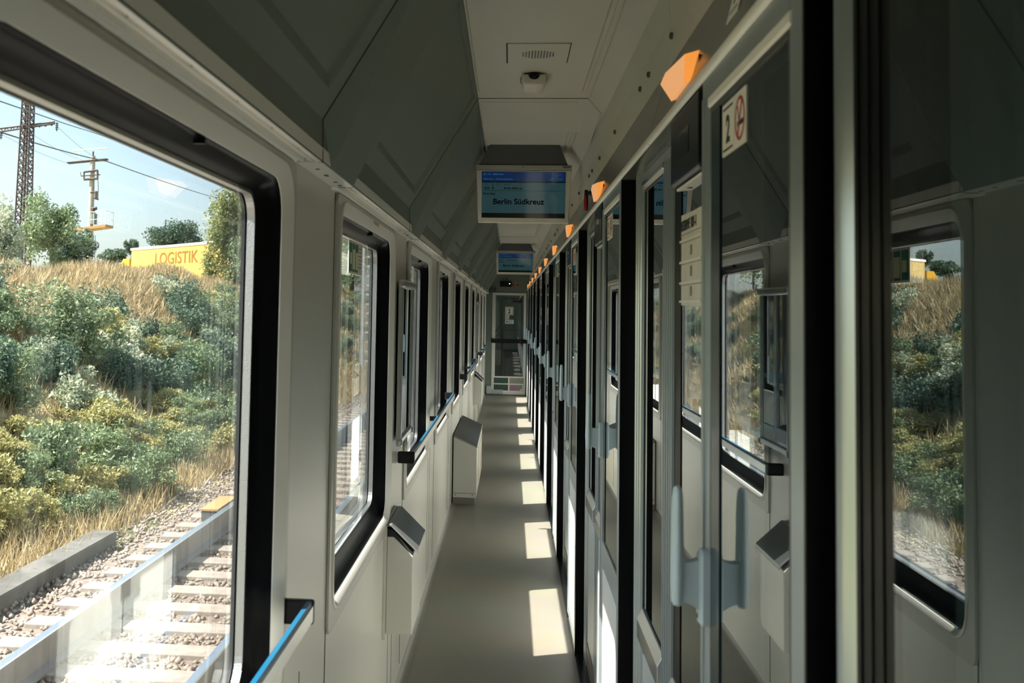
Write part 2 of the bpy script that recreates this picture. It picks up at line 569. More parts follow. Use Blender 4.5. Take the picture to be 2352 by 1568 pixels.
# the sloped cove on the left: one module per compartment
A_T = Vector((-0.133, 0, 2.36)); A_M = Vector((-0.388, 0, 1.935)); A_B = Vector((-0.386, 0, 1.846))
_dirA = (A_M - A_T).normalized()
_nA = Vector((-_dirA.z, 0, _dirA.x)); _nA = -_nA if _nA.x < 0 else _nA       # toward the corridor (+x, -z)
if _nA.z > 0: _nA = -_nA


def make_cove():
    y0, y1 = YJ - P + 0.004, YJ - 0.004
    ya, yb = y0 + 0.10, y0 + 0.42        # corner facet end, start of the fascia bay
    s = MB()
    T = lambda y: (A_T.x, y, A_T.z)
    Mm = lambda y: (A_M.x, y, A_M.z)
    B = lambda y: (A_B.x, y, A_B.z)
    # little corner facet
    s.add([T(y0), Mm(y0), B(y0), B(ya)], [(1, 2, 3)])
    s.add([T(y0), Mm(y0), B(ya)], [(0, 1, 2)])
    # straight slope
    yt = y0 + 0.42
    s.add([T(y0), T(yt), B(ya), B(yb)], [(0, 2, 3, 1)])
    # fascia bay: folds out
    yu = yb + 0.02
    s.add([T(yt), B(yb), Mm(yu + 0.09)], [(0, 1, 2)])
    s.add([B(yb), B(y1), Mm(y1), Mm(yu + 0.09)], [(0, 1, 2, 3)])
    # shallow recess with a crisp lower lip
    L = (A_M - A_T).length
    def at(t, y, h):
        q = A_T + _dirA * (t * L) + _nA * h
        return (q.x, y, q.z)
    ring0 = [at(0.03, yu + 0.12, 0.0), at(0.895, yu + 0.22, 0.0), at(0.895, y1 - 0.085, 0.0), at(0.03, y1 - 0.085, 0.0)]
    ring1 = [at(0.03, yu + 0.14, -0.008), at(0.850, yu + 0.235, -0.014), at(0.850, y1 - 0.100, -0.012), at(0.03, y1 - 0.100, -0.008)]
    s.loft([[T(yt), Mm(yu + 0.09), Mm(y1), T(y1)], ring0, ring1]); s.add(ring1, [(0, 1, 2, 3)])
    o = s.build('cove_panel', M_COVE, ceiling)
    j = MB()
    yj = YJ
    for (a, b) in ((A_T, A_M), (A_M, A_B)):
        d = (b - a)
        n = Vector((1, 0, 0)) if abs(d.x) < 0.01 else _nA
        q = [a + n * 0.0006, b + n * 0.0006, b - n * 0.01, a - n * 0.01]
        j.extrude_y([(v.x, v.z) for v in q], yj - 0.0045, yj + 0.0045)
    for t in (0.3, 0.78):
        q = A_T + _dirA * (t * L)
        j.cyl((q.x - _nA.x * 0.001, yj + 0.045, q.z - _nA.z * 0.001), (q.x + _nA.x * 0.002, yj + 0.045, q.z + _nA.z * 0.002), 0.0055, n=10)
    j.build('cove_joint', M_SEAM, ceiling)
    # ledge under the cove with its light-rail grooves
    g = MB()
    zl = 1.846
    full = [(-0.386, zl + 0.03), (-0.386, zl + 0.004), (-0.389, zl), (-0.440, zl), (XW, zl + 0.004), (XW, zl + 0.03)]
    g.extrude_y(full, y0 - 0.0035, y0 + 0.44)
    gro = [(-0.386, zl + 0.03), (-0.386, zl + 0.004), (-0.388, zl), (-0.397, zl), (-0.399, zl + 0.010), (-0.408, zl + 0.010),
           (-0.409, zl + 0.003), (-0.413, zl + 0.003), (-0.415, zl + 0.012), (-0.424, zl + 0.012), (-0.425, zl + 0.002), (-0.431, zl + 0.001),
           (-0.434, zl + 0.008), (XW, zl - 0.004), (XW, zl + 0.03)]
    g.extrude_y(gro, y0 + 0.446, y1 + 0.0035)
    g.build('ledge', M_TRIM, ceiling)
    h = MB()
    for yy in (0.10, 0.20, 0.215, 0.33, 0.40):
        h.cyl((-0.415, y0 + yy, zl - 0.0012), (-0.415, y0 + yy, zl), 0.005, n=10)
    for q in range(6):
        h.cyl((-0.404, y0 + 0.60 + q * 0.23, zl + 0.006), (-0.404, y0 + 0.60 + q * 0.23, zl + 0.01), 0.004, n=8)
    h.box(-0.428, -0.390, y0 + 0.4405, y0 + 0.4455, zl - 0.001, zl + 0.012)
    h.build('ledge_screw', M_BOLT, ceiling)


_before = set(bpy.data.objects)
make_cove()
_cove = [o for o in bpy.data.objects if o not in _before]
for k in range(-2, 10):
    if k == 0: continue
    if YJ + P * (k - 1) > Y_END: continue
    for o in _cove:
        c = o.copy(); COL.objects.link(c); c.parent = ceiling
        c.location = (0, P * k, 0)

# ------------------------------------------------------------------ right upper wall
up_ = MB()
prof = [(0.287, 2.362), (0.343, 2.297), (0.353, 2.215), (0.347, 2.100), (0.42, 2.100), (0.42, 2.42), (0.287, 2.42)]
for k in range(-3, 11):
    a, b = 2.42 + P * (k - 1), 2.42 + P * k
    b = min(b, Y_END)
    if a >= Y_END: break
    up_.extrude_y(prof, a + 0.002, b - 0.002)
tag(up_.build('wall_right_upper', M_LINING), kind='structure').name = 'trim_2'
hd = MB()
hp = [(0.3465, 2.097), (0.3150, 1.972), (0.3085, 1.955), (0.3055, 1.945), (0.3060, 1.937), (0.310, 1.931), (0.318, 1.929), (0.40, 1.929), (0.40, 2.097)]
for k in range(-3, 11):
    a, b = 2.43 + P * (k - 1), min(2.43 + P * k, Y_END)
    if a >= Y_END: break
    hd.extrude_y(hp, a + 0.0025, b - 0.0025)
tag(hd.build('trim_3', M_HEAD, smooth=True), kind='structure')
rl = MB()
rp = [(0.3085, 1.951), (0.3045, 1.947), (0.3030, 1.941), (0.3035, 1.936), (0.306, 1.932), (0.310, 1.930), (0.314, 1.932), (0.314, 1.951)]
for k in range(-3, 11):
    a, b = 2.43 + P * (k - 1), min(2.43 + P * k, Y_END)
    if a >= Y_END: break
    rl.extrude_y(rp, a + 0.003, b - 0.003)
tag(rl.build('trim_4', M_TRIM, smooth=True), kind='structure')
bl = MB()
for k in range(-2, 9):
    for yy in (2.76, 2.94, 3.65, 4.27):
        y = yy + P * k
        if y < Y_END - 0.1:
            bl.cyl((0.3440, y, 2.165), (0.352, y, 2.165), 0.0080, n=16)
            bl.cyl((0.3425, y, 2.165), (0.3441, y, 2.165), 0.0050, n=6)
tag(bl.build('trim_5', M_BOLT, smooth=False), kind='structure')

# ------------------------------------------------------------------ compartment fronts
YB = 1.17                 # near edge of the first sliding door
DR = (YB, YB + 0.61, 0.03, 1.945)


def rect_ring(s, x0, x1, o, i, m=None):
    """flat frame: outer (y0,y1,z0,z1) with hole i, thickness x0..x1"""
    s.box(x0, x1, o[0], i[0], o[2], o[3], m)
    s.box(x0, x1, i[1], o[1], o[2], o[3], m)
    s.box(x0, x1, i[0], i[1], o[2], i[2], m)
    s.box(x0, x1, i[0], i[1], i[3], o[3], m)


def make_sign_2(parent, y_near, z0, z1, x):
    """white class sign reading 2, on glass"""
    y1 = y_near + 0.082
    s = MB(); s.box(x - 0.0012, x, y_near, y1, z0, z1)
    o = s.build('class_sign', M_WHITE, parent)
    t = MB()
    for z in (z0 + 0.006, z1 - 0.010):
        t.box(x - 0.0018, x - 0.0012, y_near + 0.008, y1 - 0.008, z, z + 0.003)
    t.build('sign_line', M_INK, o)
    text('2', (z1 - z0) * 0.72, (x - 0.0013, (y_near + y1) / 2, z0 + (z1 - z0) * 0.24), ON_RIGHT, M_INK, o, 'numeral', bold=0.0015, align='CENTER')
    return o


def make_nosmoke(parent, y_near, z0, z1, x):
    y1 = y_near + 0.075; cy = (y_near + y1) / 2; cz = (z0 + z1) / 2
    s = MB(); s.box(x - 0.0012, x, y_near, y1, z0, z1)
    o = s.build('no_smoking_sign', M_WHITE, parent)
    r = MB(); R = 0.031
    ring = lambda q, xx: [(xx, cy + q * math.cos(a), cz + q * math.sin(a)) for a in [2 * math.pi * i / 40 for i in range(40)]]
    r.loft([ring(R, x - 0.0012), ring(R, x - 0.0019), ring(R - 0.005, x - 0.0019), ring(R - 0.005, x - 0.0012)])
    a = math.radians(60)
    dy, dz = math.cos(a), math.sin(a)
    w = 0.0022
    pts = [(cy - dy * (R - .004) - dz * w, cz + dz * (R - .004) - dy * w), (cy + dy * (R - .004) - dz * w, cz - dz * (R - .004) - dy * w),
           (cy + dy * (R - .004) + dz * w, cz - dz * (R - .004) + dy * w), (cy - dy * (R - .004) + dz * w, cz + dz * (R - .004) + dy * w)]
    r.extrude_x(pts, x - 0.0021, x - 0.0012)
    r.build('red_ring', M_RED, o)
    c = MB(); c.box(x - 0.0017, x - 0.0012, cy - 0.022, cy + 0.016, cz - 0.010, cz - 0.003)
    for i in range(4):
        c.box(x - 0.0017, x - 0.0012, cy + 0.006 + 0.002 * i, cy + 0.009 + 0.002 * i, cz - 0.001 + 0.005 * i, cz + 0.004 + 0.005 * i)
    c.build('cigarette', M_INK, o)
    return o


def make_handle(parent):
    """pale pull handle: stile plate, curved web, tapered upright blade"""
    h = MB()
    yc = YB + 0.555
    # stile plate with rounded ends
    ring = lambda y0, y1, z0, z1, r, x: rr(y0, y1, z0, z1, r, x)
    h.loft([ring(yc - 0.019, yc + 0.019, 1.068, 1.186, 0.014, 0.313), ring(yc - 0.019, yc + 0.019, 1.068, 1.186, 0.014, 0.302),
            ring(yc - 0.013, yc + 0.013, 1.074, 1.180, 0.012, 0.297)], cap=True)
    # web
    W = 6
    for i in range(W):
        x0 = 0.300 - 0.036 * i / W; x1 = 0.300 - 0.036 * (i + 1) / W
        zb = lambda x: 1.107 - 0.016 * ((x - 0.264) / 0.036) ** 2 if x > 0.264 else 1.107
        zt = lambda x: 1.166 + 0.006 * abs((x - 0.282) / 0.018) ** 2
        yy0, yy1 = yc - 0.012, yc + 0.012
        vs = [(x0, yy0, zb(x0)), (x1, yy0, zb(x1)), (x1, yy0, zt(x1)), (x0, yy0, zt(x0)),
              (x0, yy1, zb(x0)), (x1, yy1, zb(x1)), (x1, yy1, zt(x1)), (x0, yy1, zt(x0))]
        h.add(vs, [(0, 1, 2, 3), (7, 6, 5, 4), (0, 4, 5, 1), (3, 2, 6, 7)])
    # blade
    rings = []
    for z, w, d in ((1.098, .010, .006), (1.103, .017, .009), (1.14, .019, .0105), (1.20, .018, .0095), (1.26, .0165, .0085), (1.275, .0145, .007), (1.281, .008, .004)):
        cx = 0.2655
        rings.append([(cx + d * math.cos(a), yc + w * math.sin(a), z) for a in [2 * math.pi * i / 20 for i in range(20)]])
    h.loft(rings, cap=True)
    o = h.build('handle', M_HANDLE, parent, smooth=True)
    s = MB(); s.cyl((0.2965, yc, 1.083), (0.2955, yc, 1.083), 0.004, n=12)
    s.build('handle_screw', M_BOLT, o)
    return o


def make_door():
    root = empty('door_1', (0.33, YB + 0.3, 0.0), kind='structure')
    y0, y1, z0, z1 = DR
    g = (y0 + 0.06, y0 + 0.54, 0.800, 1.878)
    fr = MB(); rect_ring(fr, 0.3120, 0.352, (y0 + 0.004, y1, z0, z1), g)
    # bottom infill rail removed where the lower panel sits
    fr.build('leaf_frame', M_DOOR, root, bevel=0.0025)
    bd = MB()
    rect_ring(bd, 0.3126, 0.3150, (g[0], g[1], g[2], g[3]), (g[0] + 0.008, g[1] - 0.008, g[2] + 0.010, g[3] - 0.010))
    bd.build('glazing_bead', M_DGREY, root, bevel=0.001)
    hl = MB(); hl.extrude_y([(0.3125, g[3]), (0.3095, g[3] + 0.004), (0.3095, g[3] + 0.016), (0.3125, g[3] + 0.02)], g[0] - 0.01, g[1] + 0.01)
    hl.build('top_bead', M_TRIM, root)
    db = MB(); db.box(0.3128, 0.3148, g[1] - 0.070, g[1] - 0.001, g[2] + 0.002, g[3] - 0.002)
    db.build('dark_edge_band', M_BAND, root)
    pn = MB(); pn.box(0.3150, 0.3190, g[0] + 0.002, g[1] - 0.002, g[2] + 0.002, g[3] - 0.002)
    pn.build('glass_pane', M_GLASS_D, root)
    lp = MB(); lp.box(0.3100, 0.3122, y0 + 0.045, y1 - 0.12, 0.10, 0.72)
    lp.build('lower_panel', M_DOORP, root, bevel=0.001)
    lk = MB(); lk.box(0.3112, 0.3125, y1 - 0.135, y1 - 0.131, 0.64, 0.72)
    lk.build('latch_slot', M_SEAM, root)
    re = MB(); re.box(0.3115, 0.359, y0 - 0.004, y0 + 0.004, 0.0, z1)
    re.build('rubber_edge', M_BLACK, root)
    st = MB(); st.extrude_y([(0.3122, 0.03), (0.3092, 0.035), (0.3092, 1.90), (0.3122, 1.905)], y1 - 0.028, y1 - 0.010)
    st.build('stile_strip', M_DOOR, root)
    make_handle(root)
    make_sign_2(root, YB + 0.370, 1.785, 1.862, 0.3148)
    make_nosmoke(root, YB + 0.292, 1.785, 1.862, 0.3148)
    return root


door0 = make_door()
for k in range(-1, 10):
    if k == 0 or YB + P * k + 0.61 > Y_END: continue
    d = copy_tree(door0, (0, P * k, 0)); d.name = 'door_%d' % (k + 2 if k > 0 else 2 + 10)

# fixed wall between the doors
wr = MB(); wp = MB(); wg = MB(); wb = MB(); wkick = MB(); wtr = MB(); wsm = MB(); wjl = MB()
XF = 0.356
fixed_panes = []
for k in range(-2, 11):
    ys = YB + P * k
    def Y(v): return min(v + P * k, Y_END)
    b0, b1 = Y(1.80), Y(2.36)
    c0, c1 = Y(2.52), Y(2.885)
    yA, yE = Y(YB + 0.0), Y(YB + P)
    if yA >= Y_END: break
    zt, zb_ = 1.885, 0.775
    if k == -1:                       # nearest section: one big pane in a shallower plane
        c0, c1, b0, b1 = 0.0, 0.0, 0.0, 0.0
        wr.box(XF, XF + 0.05, YB - 0.03, YB, 0.0, 1.93)
        wr.box(0.332, 0.36, -0.75, 0.955, 0.0, 0.79); wr.box(0.332, 0.36, -0.75, 0.955, 1.90, 1.93)
        wr.box(0.332, 0.36, -0.80, -0.45, 0.0, 1.93)
    for (ya, yb2) in (((yA, b0), (b1, c0), (c1, yE)) if k != -1 else ()):
        if yb2 > ya + 0.001:
            if ya == yA:      # doorway stays open behind the leaf
                wr.box(XF + 0.002, XF + 0.05, Y(YB + 0.585), yb2, 0.0, 1.93)
                wr.box(XF + 0.002, XF + 0.05, ya, Y(YB + 0.03), 0.0, 1.93)
            else:
                wr.box(XF, XF + 0.05, ya, yb2, 0.0, 1.93)
    for (ya, yb2) in ((b0, b1), (c0, c1)):
        if yb2 > ya + 0.05:
            wr.box(XF, XF + 0.05, ya, yb2, zt, 1.93)
            wr.box(XF, XF + 0.05, ya, yb2, 0.0, zb_)
            wp.box(XF - 0.0035, XF, ya + 0.03, yb2 - 0.03, 0.13, 0.675)
            wkick.box(XF - 0.004, XF, ya - 0.02, yb2 + 0.02, 0.012, 0.11)
            fixed_panes.append((ya, yb2))
            if ya == b0: wjl.box(XF - 0.0004, XF + 0.002, yb2 - 0.085, yb2, zb_, zt)
            for (q0, q1) in ((ya, ya + 0.0025), (yb2 - 0.0025, yb2)):
                wjl.box(XF - 0.0006, XF + 0.006, q0, q1, zb_, zt)
            for yy in (ya + 0.012, yb2 - 0.012):
                wsm.box(XF - 0.001, XF, yy - 0.0015, yy + 0.0015, 0.11, 0.75)
    # ridged post faces between the panes
    for yy in (2.380, 2.410, 2.445, 2.480, 2.508):
        y = yy + P * k
        if y < Y_END - 0.02 and k != -1:
            wtr.extrude_y([(XF, 0.02), (XF - 0.004, 0.024), (XF - 0.004, 1.90), (XF, 1.905)], y - 0.0085, y + 0.0085)
    y = 2.915 + P * k
    if y < Y_END - 0.02 and k != -1:
        for yq in (y, y + 0.055, y + 0.105):
            wtr.cyl((XF + 0.004, yq, 0.0), (XF + 0.004, yq, 1.93), 0.013, n=14)
    # floor track in front of the fixed part
    t0, t1 = Y(YB + 0.61), Y(YB + P)
    if t1 > t0 + 0.05:
        wb.box(0.313, 0.355, t0 + 0.002, t1 - 0.006, 0.0, 0.010)
        wb.box(0.318, 0.322, t0 + 0.002, t1 - 0.006, 0.010, 0.016)
        wb.box(0.340, 0.344, t0 + 0.002, t1 - 0.006, 0.010, 0.016)
wall_r = wr.build('wall_right', M_DOOR, bevel=0.003); tag(wall_r, kind='structure')
wp.build('lower_panel', M_DOORP, wall_r, bevel=0.001)
wkick.build('kick_strip', M_KICK, wall_r)
wtr.build('post_ridge', M_DOOR, wall_r)
wsm.build('panel_seam', M_SEAM, wall_r)
wjl.build('jamb_rubber_and_mirror', M_BLACK, wall_r)
tag(wb.build('baseboard_right', M_BLACKP), kind='structure')
pb = MB(); pg = MB(); sl = MB()
for (ya, yb2) in fixed_panes:
    rect_ring(pb, XF - 0.0012, XF + 0.001, (ya, yb2, 0.775, 1.885), (ya + 0.006, yb2 - 0.006, 0.785, 1.875))
    sl.extrude_y([(XF - 0.003, 0.700), (XF - 0.014, 0.706), (XF - 0.014, 0.752), (XF - 0.001, 0.778), (XF - 0.001, 0.700)], ya - 0.01, yb2 + 0.01)
    sl.extrude_y([(XF - 0.001, 1.905), (XF - 0.008, 1.902), (XF - 0.008, 1.890), (XF - 0.001, 1.880)], ya - 0.01, yb2 + 0.01)
    p1 = MB(); p1.box(XF + 0.0015, XF + 0.0055, ya, yb2, 0.775, 1.885); p1.build('glass_pane', M_GLASS_D, wall_r)
pb.build('glazing_bead', M_DGREY, wall_r)
q = MB(); q.box(0.3285, 0.3325, -0.45, 0.957, 0.79, 1.90); q.build('glass_pane', M_GLASS_D, wall_r)
q = MB(); q.box(0.3300, 0.350, 0.957, 1.062, 0.0, 1.93)  # black strip stands in for the door's rubber edge mirrored in the pane
for yy in (0.985, 1.015, 1.045): q.box(0.3285, 0.3300, yy, yy + 0.006, 0.0, 1.93)
q.build('jamb_rubber_and_mirror', M_BLACK, wall_r)
q = MB(); q.extrude_x([(1.062, 0.0), (1.062, 1.93), (1.128, 1.93), (1.128, 0.0)], 0.334, 0.352)
rng_ = [[(0.334 - 0.011 * math.sin(math.pi * i / 10), 1.062 + 0.066 * i / 10, z) for i in range(11)] + [(0.345, 1.128, z), (0.345, 1.062, z)] for z in (0.0, 1.93)]
q.loft(rng_); q.build('rounded_post', M_DOOR, wall_r, smooth=True)
q = MB(); q.box(0.345, 0.352, 1.126, 1.15, 0.0, 1.93); q.build('jamb_rubber_and_mirror', M_BLACK, wall_r)
sl.build('sill', M_STEEL, wall_r, bevel=0.001)

# compartment interiors (behind the glass, their dimness put into near-black walls)
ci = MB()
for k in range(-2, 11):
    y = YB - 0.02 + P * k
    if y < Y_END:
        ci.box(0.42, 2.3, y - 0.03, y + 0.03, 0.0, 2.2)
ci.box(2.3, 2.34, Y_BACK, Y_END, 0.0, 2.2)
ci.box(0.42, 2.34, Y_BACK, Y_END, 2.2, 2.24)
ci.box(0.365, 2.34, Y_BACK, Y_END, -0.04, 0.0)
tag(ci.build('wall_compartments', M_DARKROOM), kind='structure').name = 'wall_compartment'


def curtain(name, y0, y1, x, folds, amp, label):
    s = MB(); n = folds * 10
    top, bot = [], []
    for i in range(n + 1):
        t = i / n
        y = y0 + (y1 - y0) * t
        ph = t * folds * 2 * math.pi
        xx = x + amp * (abs(math.sin(ph / 2)) ** 0.35 - 0.5) + 0.004 * math.sin(ph * 0.37)
        top.append((xx, y, 1.90)); bot.append((xx + 0.004 * math.sin(ph * .8), y, 0.45))
    for i in range(n):
        s.add([top[i], top[i + 1], bot[i + 1], bot[i]], [(0, 1, 2, 3)])
        s.add([(p[0] + 0.003, p[1], p[2]) for p in (top[i], top[i + 1], bot[i + 1], bot[i])], [(0, 3, 2, 1)])
    o = s.build(name, M_CURTAIN, smooth=True)
    return tag(o, label, 'curtain')


curtain('curtain', -0.2, 0.95, 0.385, 15, 0.016, 'grey curtain with narrow folds behind the nearest fixed pane at the right edge')
curtain('curtain', 1.43, 1.50, 0.43, 2, 0.012, 'narrow gathered strip of grey curtain behind the glass of the nearest sliding door')

# ------------------------------------------------------------------ rear wall behind the camera (closes the corridor)
bk = MB(); bk.box(-0.55, 2.34, Y_BACK - 0.05, Y_BACK, 0, 2.42)
tag(bk.build('wall_back', M_WALL), kind='structure')

# ------------------------------------------------------------------ end wall + end door
ew = MB()
D = (-0.338, 0.307, 0.0, 1.897)
ew.box(-0.47, D[0], Y_END, Y_END + 0.05, 0, 2.42)
ew.box(D[1], 0.42, Y_END, Y_END + 0.05, 0, 2.42)
ew.box(D[0], D[1], Y_END, Y_END + 0.05, D[3], 2.42)
tag(ew.build('wall_end', M_COVE), kind='structure')
ed = empty('door_end', ((D[0] + D[1]) / 2, Y_END + 0.03, 0), kind='structure'); ed.name = 'door_13'
e = MB()
gx0, gx1 = -0.268, 0.252
def xz_ring(s, y0, y1, o, i):
    s.box(o[0], i[0], y0, y1, o[2], o[3]); s.box(i[1], o[1], y0, y1, o[2], o[3])
    s.box(i[0], i[1], y0, y1, o[2], i[2]); s.box(i[0], i[1], y0, y1, i[3], o[3])
xz_ring(e, Y_END + 0.004, Y_END + 0.045, (D[0] + 0.006, D[1] - 0.006, 0.012, D[3] - 0.012), (gx0, gx1, 0.345, 1.84))
e.build('leaf_frame', M_DOORP, ed, bevel=0.003)
e = MB(); xz_ring(e, Y_END + 0.0, Y_END + 0.006, (D[0], D[1], 0.0, D[3]), (D[0] + 0.008, D[1] - 0.008, 0.008, D[3] - 0.010)); e.build('door_gap', M_SEAM, ed)
e = MB(); e.box(gx0, gx1, Y_END + 0.022, Y_END + 0.026, 0.345, 1.84); e.build('glass_pane', M_GLASS_D, ed)
e = MB(); e.box(D[0] + 0.004, D[1] + 0.005, Y_END - 0.03, Y_END + 0.003, 0.955, 1.032); eo = e.build('push_bar', M_BLACKP, ed, bevel=0.004)
e = MB(); e.box(0.19, 0.20, Y_END - 0.032, Y_END - 0.029, 0.985, 0.995); e.build('indicator', M_LEDR, eo)
e = MB(); e.box(-0.30, 0.285, Y_END - 0.002, Y_END + 0.004, 0.045, 0.335)
lp = e.build('notice_frame', M_TRIM, ed, bevel=0.001)
for (a, b, c, d_, mm) in ((-0.283, -0.018, 0.215, 0.32, M_POSTGR), (0.006, 0.268, 0.215, 0.32, M_POSTBG), (-0.283, -0.018, 0.085, 0.195, M_POSTGR), (0.006, 0.268, 0.085, 0.195, M_POSTBG)):
    e = MB(); e.box(a, b, Y_END - 0.0035, Y_END - 0.0018, c, d_); e.build('notice', mm, lp)
e = MB(); e.box(0.010, 0.13, Y_END - 0.0042, Y_END - 0.0034, 0.088, 0.192); e.build('notice_picture', M_PURPLE, lp)
e = MB(); e.box(0.20, 0.262, Y_END - 0.0042, Y_END - 0.0034, 0.09, 0.115); e.box(0.24, 0.262, Y_END - 0.0042, Y_END - 0.0034, 0.115, 0.18); e.build('notice_label', M_WHITE, lp)
# stickers on the end door glass
ys = Y_END + 0.0215
e = MB(); e.box(-0.090, 0.062, ys - 0.002, ys, 1.475, 1.625); so = e.build('class_sign', M_WHITE, ed)
e = MB(); xz_ring(e, ys - 0.0028, ys - 0.002, (-0.078, 0.050, 1.487, 1.613), (-0.072, 0.044, 1.493, 1.607)); e.build('sign_border', M_INK, so)
text('2', 0.105, (-0.014, ys - 0.0022, 1.512), FACE_CAM, M_INK, so, 'numeral', bold=0.003, align='CENTER')
e = MB(); e.box(-0.090, -0.012, ys - 0.002, ys, 1.395, 1.470); so = e.build('no_smoking_sign', M_WHITE, ed)
e = MB()
rg = lambda q, yy: [(-0.051 + q * math.cos(a), yy, 1.4325 + q * math.sin(a)) for a in [2 * math.pi * i / 28 for i in range(28)]]
e.loft([rg(0.031, ys - 0.002), rg(0.031, ys - 0.003), rg(0.025, ys - 0.003), rg(0.025, ys - 0.002)])
e.add([(-0.075, ys - 0.003, 1.455), (-0.071, ys - 0.003, 1.459), (-0.027, ys - 0.003, 1.412), (-0.031, ys - 0.003, 1.408)], [(0, 1, 2, 3)])
e.build('sign_mark', M_INK, so)
for (a, b) in ((-0.090, -0.012), (-0.004, 0.070)):
    e = MB(); e.box(a, b, ys - 0.002, ys, 1.312, 1.388); so = e.build('notice_sticker', mat('sticker_blue_white', (0.62, 0.72, 0.76), 0.5), ed)
    e = MB(); c = (a + b) / 2
    if a < -0.05:
        e.add([(c - 0.024, ys - 0.003, 1.350), (c, ys - 0.003, 1.366), (c + 0.022, ys - 0.003, 1.350), (c, ys - 0.003, 1.334)], [(0, 1, 2, 3)])
    else:
        e.box(c - 0.006, c + 0.006, ys - 0.003, ys - 0.002, 1.352, 1.375); e.box(c - 0.005, c + 0.005, ys - 0.003, ys - 0.002, 1.326, 1.338)
    e.build('sticker_mark', mat('sticker_blue', (0.03, 0.12, 0.26), 0.5), so)
# hinge boxes
e = MB(); e.box(-0.40, -0.26, Y_END - 0.05, Y_END - 0.001, 1.90, 1.955); e.box(-0.44, -0.36, Y_END - 0.06, Y_END - 0.001, 1.865, 1.925)
e.build('closer_arm', M_DGREY, ed, bevel=0.003)
e = MB(); e.box(-0.42, -0.335, Y_END - 0.06, Y_END - 0.001, 0.02, 0.17); e.box(-0.335, -0.11, Y_END - 0.035, Y_END - 0.001, 0.025, 0.10)
e.build('floor_closer', M_DOOR, ed, bevel=0.004)
# vestibule behind the end door
vs_ = MB()
vs_.box(-0.6, 0.6, Y_END + 1.2, Y_END + 1.24, 0, 2.42)
mw, nt, b = nodes_of('wood_grain_laminate')
tc = nt.nodes.new('ShaderNodeTexCoord'); mp = nt.nodes.new('ShaderNodeMapping'); mp.inputs['Scale'].default_value = (30, 30, 1.0)
nz = nt.nodes.new('ShaderNodeTexNoise'); nz.inputs['Scale'].default_value = 1.5; nz.inputs['Detail'].default_value = 5
rp_ = nt.nodes.new('ShaderNodeValToRGB'); rp_.color_ramp.elements[0].color = (0.17, 0.15, 0.11, 1); rp_.color_ramp.elements[1].color = (0.36, 0.33, 0.26, 1)
rp_.color_ramp.elements[0].position = 0.3; rp_.color_ramp.elements[1].position = 0.7
nt.links.new(tc.outputs['Object'], mp.inputs['Vector']); nt.links.new(mp.outputs[0], nz.inputs['Vector']); nt.links.new(nz.outputs['Fac'], rp_.inputs['Fac']); nt.links.new(rp_.outputs[0], b.inputs['Base Color'])
b.inputs['Roughness'].default_value = 0.35
wv = vs_.build('wall_vestibule', mw); tag(wv, kind='structure')
v = MB(); xz_ring(v, Y_END + 1.194, Y_END + 1.2, (-0.16, 0.23, 0.0, 1.80), (-0.15, 0.22, 0.01, 1.79))
v.box(-0.15, 0.22, Y_END + 1.194, Y_END + 1.2, 1.17, 1.18)
v.build('vestibule_door_seam', M_SEAM, wv)
v = MB(); v.box(-0.10, 0.17, Y_END + 1.185, Y_END + 1.2, 0.62, 0.80); v.build('vestibule_flap', M_DGREY, wv)
v = MB(); v.box(0.05, 0.21, Y_END + 1.19, Y_END + 1.2, 1.72, 1.76); v.build('vestibule_strip', mat('dull_red', (0.10, 0.02, 0.015), 0.5), wv)

# ------------------------------------------------------------------ signs above the end door
box = empty('status_display', (-0.09, Y_END - 0.02, 2.04), label='black status box with one lit green light above the end door', cat='display')
e = MB(); e.box(-0.190, 0.022, Y_END - 0.045, Y_END - 0.001, 1.995, 2.098); e.build('case', M_BLACKP, box, bevel=0.004)
e = MB(); e.box(-0.024, -0.008, Y_END - 0.047, Y_END - 0.0445, 2.045, 2.058); e.build('lamp', M_LED, box)
e = MB(); e.cyl((-0.155, Y_END - 0.046, 2.05), (-0.155, Y_END - 0.0445, 2.05), 0.006, n=10); e.build('unlit_lamp', M_DGREY, box)
e = MB(); e.cyl((-0.10, Y_END - 0.046, 2.05), (-0.10, Y_END - 0.0445, 2.05), 0.006, n=10); e.build('unlit_lamp', M_DGREY, box)


